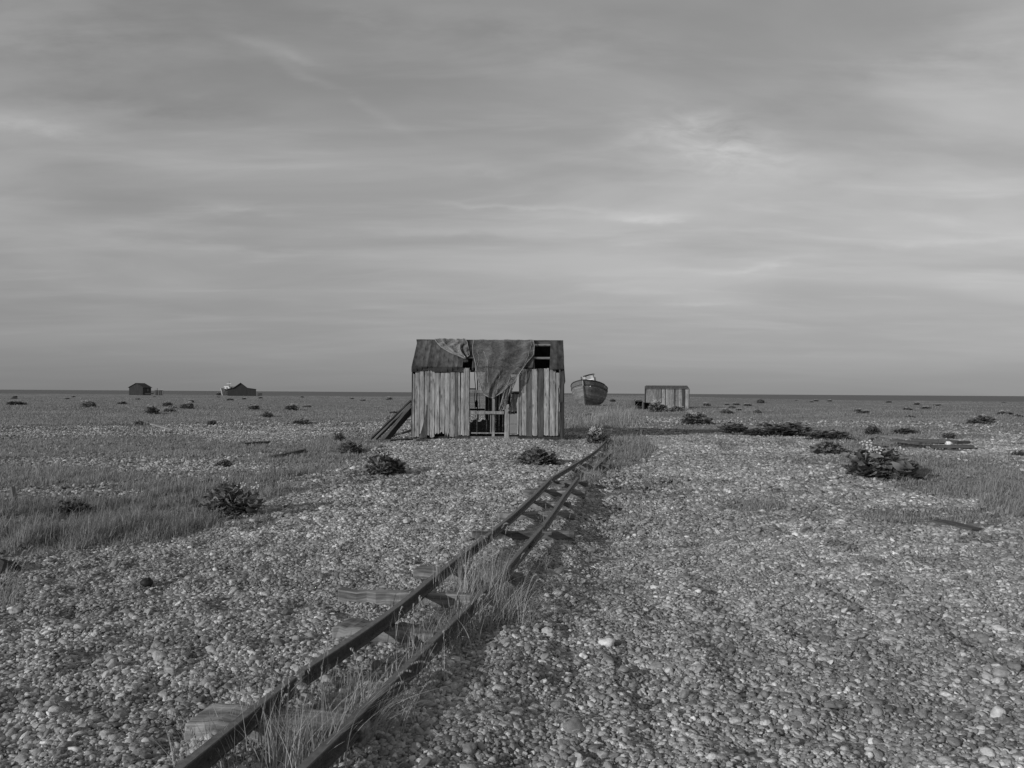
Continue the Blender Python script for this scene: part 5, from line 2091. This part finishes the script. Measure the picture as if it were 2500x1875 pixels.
# separate wisps and a patch of ripples
iy = math_(N, 'DIVIDE', 1.0, math_(N, 'MAXIMUM', dy, 0.05))
su = math_(N, 'MULTIPLY', dx, iy)
sv_ = math_(N, 'MULTIPLY', dz, iy)
uv = N('ShaderNodeCombineXYZ', ins={0: su, 1: sv_, 2: 0.0}).outputs[0]
nW = N('ShaderNodeTexNoise', ins={'Vector': N('ShaderNodeMapping', ins={'Vector': uv, 'Scale': (6, 20, 1)}).outputs[0], 'Scale': 1.0, 'Detail': 6.0, 'Roughness': .6}).outputs['Fac']
nR = N('ShaderNodeTexNoise', ins={'Vector': N('ShaderNodeMapping', ins={'Vector': uv, 'Scale': (16, 46, 1), 'Rotation': (0, 0, -.35)}).outputs[0], 'Scale': 1.0, 'Detail': 5.0, 'Roughness': .6, 'Distortion': .8}).outputs['Fac']
warp = math_(N, 'MULTIPLY_ADD', nW, .05, -.025)
wv = math_(N, 'ADD', sv_, warp)
ws = None
for (wx_, wy_, ww, wh_, sl_, amp) in [(150, 80, 420, 130, 0, -.55), (1230, 60, 420, 110, -.1, .45), (2430, 90, 200, 130, 0, -.45), (60, 298, 180, 26, -.16, .95), (660, 115, 120, 18, -.30, .55), (800, 215, 190, 16, -.55, .40), (850, 30, 140, 34, -.2, .35), (1570, 527, 110, 12, .03, .85), (1290, 505, 240, 9, -.04, .65),
                                      (1180, 425, 70, 12, 0, .55), (560, 505, 150, 18, -.08, .5), (1700, 285, 200, 18, .30, .6), (1740, 345, 170, 70, -.2, .9), (1900, 638, 140, 9, .14, .45), (2250, 590, 220, 12, .12, .45), (1700, 733, 90, 7, 0, .4),
                                      (2380, 60, 190, 26, .25, .4), (420, 590, 300, 14, -.03, -.35), (2150, 150, 170, 40, .2, -.45), (1900, 240, 130, 30, .1, -.3), (300, 250, 330, 40, -.05, -.4), (1080, 560, 300, 12, 0, .3), (2050, 420, 120, 26, .1, -.25)]:
    u0, v0 = (wx_ - 1250) / 2000, (959 - wy_) / 2000
    du = math_(N, 'SUBTRACT', su, u0)
    dv = math_(N, 'MULTIPLY_ADD', du, -sl_, math_(N, 'SUBTRACT', wv, v0))
    q1 = math_(N, 'POWER', math_(N, 'ABSOLUTE', math_(N, 'MULTIPLY', du, 2000 / ww)), 2.0)
    q2 = math_(N, 'POWER', math_(N, 'ABSOLUTE', math_(N, 'MULTIPLY', dv, 2000 / wh_)), 2.0)
    e_ = math_(N, 'EXPONENT', math_(N, 'MULTIPLY', math_(N, 'ADD', q1, q2), -1.0))
    nn_ = nR if (wx_, wy_) == (1740, 345) else nW
    e_ = math_(N, 'MULTIPLY', e_, math_(N, 'MULTIPLY', ramp(N, nn_, [(.36, .1), (.66, 1.4)]), amp))
    ws = e_ if ws is None else math_(N, 'ADD', ws, e_)
ws = math_(N, 'MULTIPLY', ws, math_(N, 'GREATER_THAN', dy, .06))
# thinner towards the horizon
fade = ramp(N, zc, [(.02, .1), (.12, .6), (.25, 1.0)])
cl = math_(N, 'MULTIPLY', cl, fade)
cl = math_(N, 'ADD', cl, math_(N, 'MULTIPLY', ws, .55))
# brightness of the veil with height above the horizon, and towards the right
base = ramp(N, zc, [(0, .41), (.05, .44), (.15, .49), (.25, .455), (.42, .365), (1, .31)], 'EASE')
side_ = math_(N, 'MULTIPLY_ADD', dx, .25, .98)
veil = math_(N, 'MULTIPLY', base, side_)
veil = math_(N, 'MULTIPLY', veil, math_(N, 'MULTIPLY_ADD', cl, .62, .72))
# clear-air part from the sky model
SKYMIX = .25
clear = math_(N, 'MULTIPLY', math_(N, 'MINIMUM', bwn, 6.0), .10)
tot = math_(N, 'ADD', math_(N, 'MULTIPLY', veil, 1 - SKYMIX), math_(N, 'MULTIPLY', clear, SKYMIX))
tot = math_(N, 'MULTIPLY', tot, 10.0)
bg = N('ShaderNodeBackground', ins={0: tot, 1: .1})
ow = N('ShaderNodeOutputWorld')
nt.links.new(bg.outputs[0], ow.inputs[0])

scene.view_settings.view_transform = 'Standard'
scene.view_settings.look = 'None'
scene.view_settings.exposure = 0
scene.view_settings.gamma = 1
scene.cycles.max_bounces = 6
scene.cycles.diffuse_bounces = 3
scene.cycles.transparent_max_bounces = 8
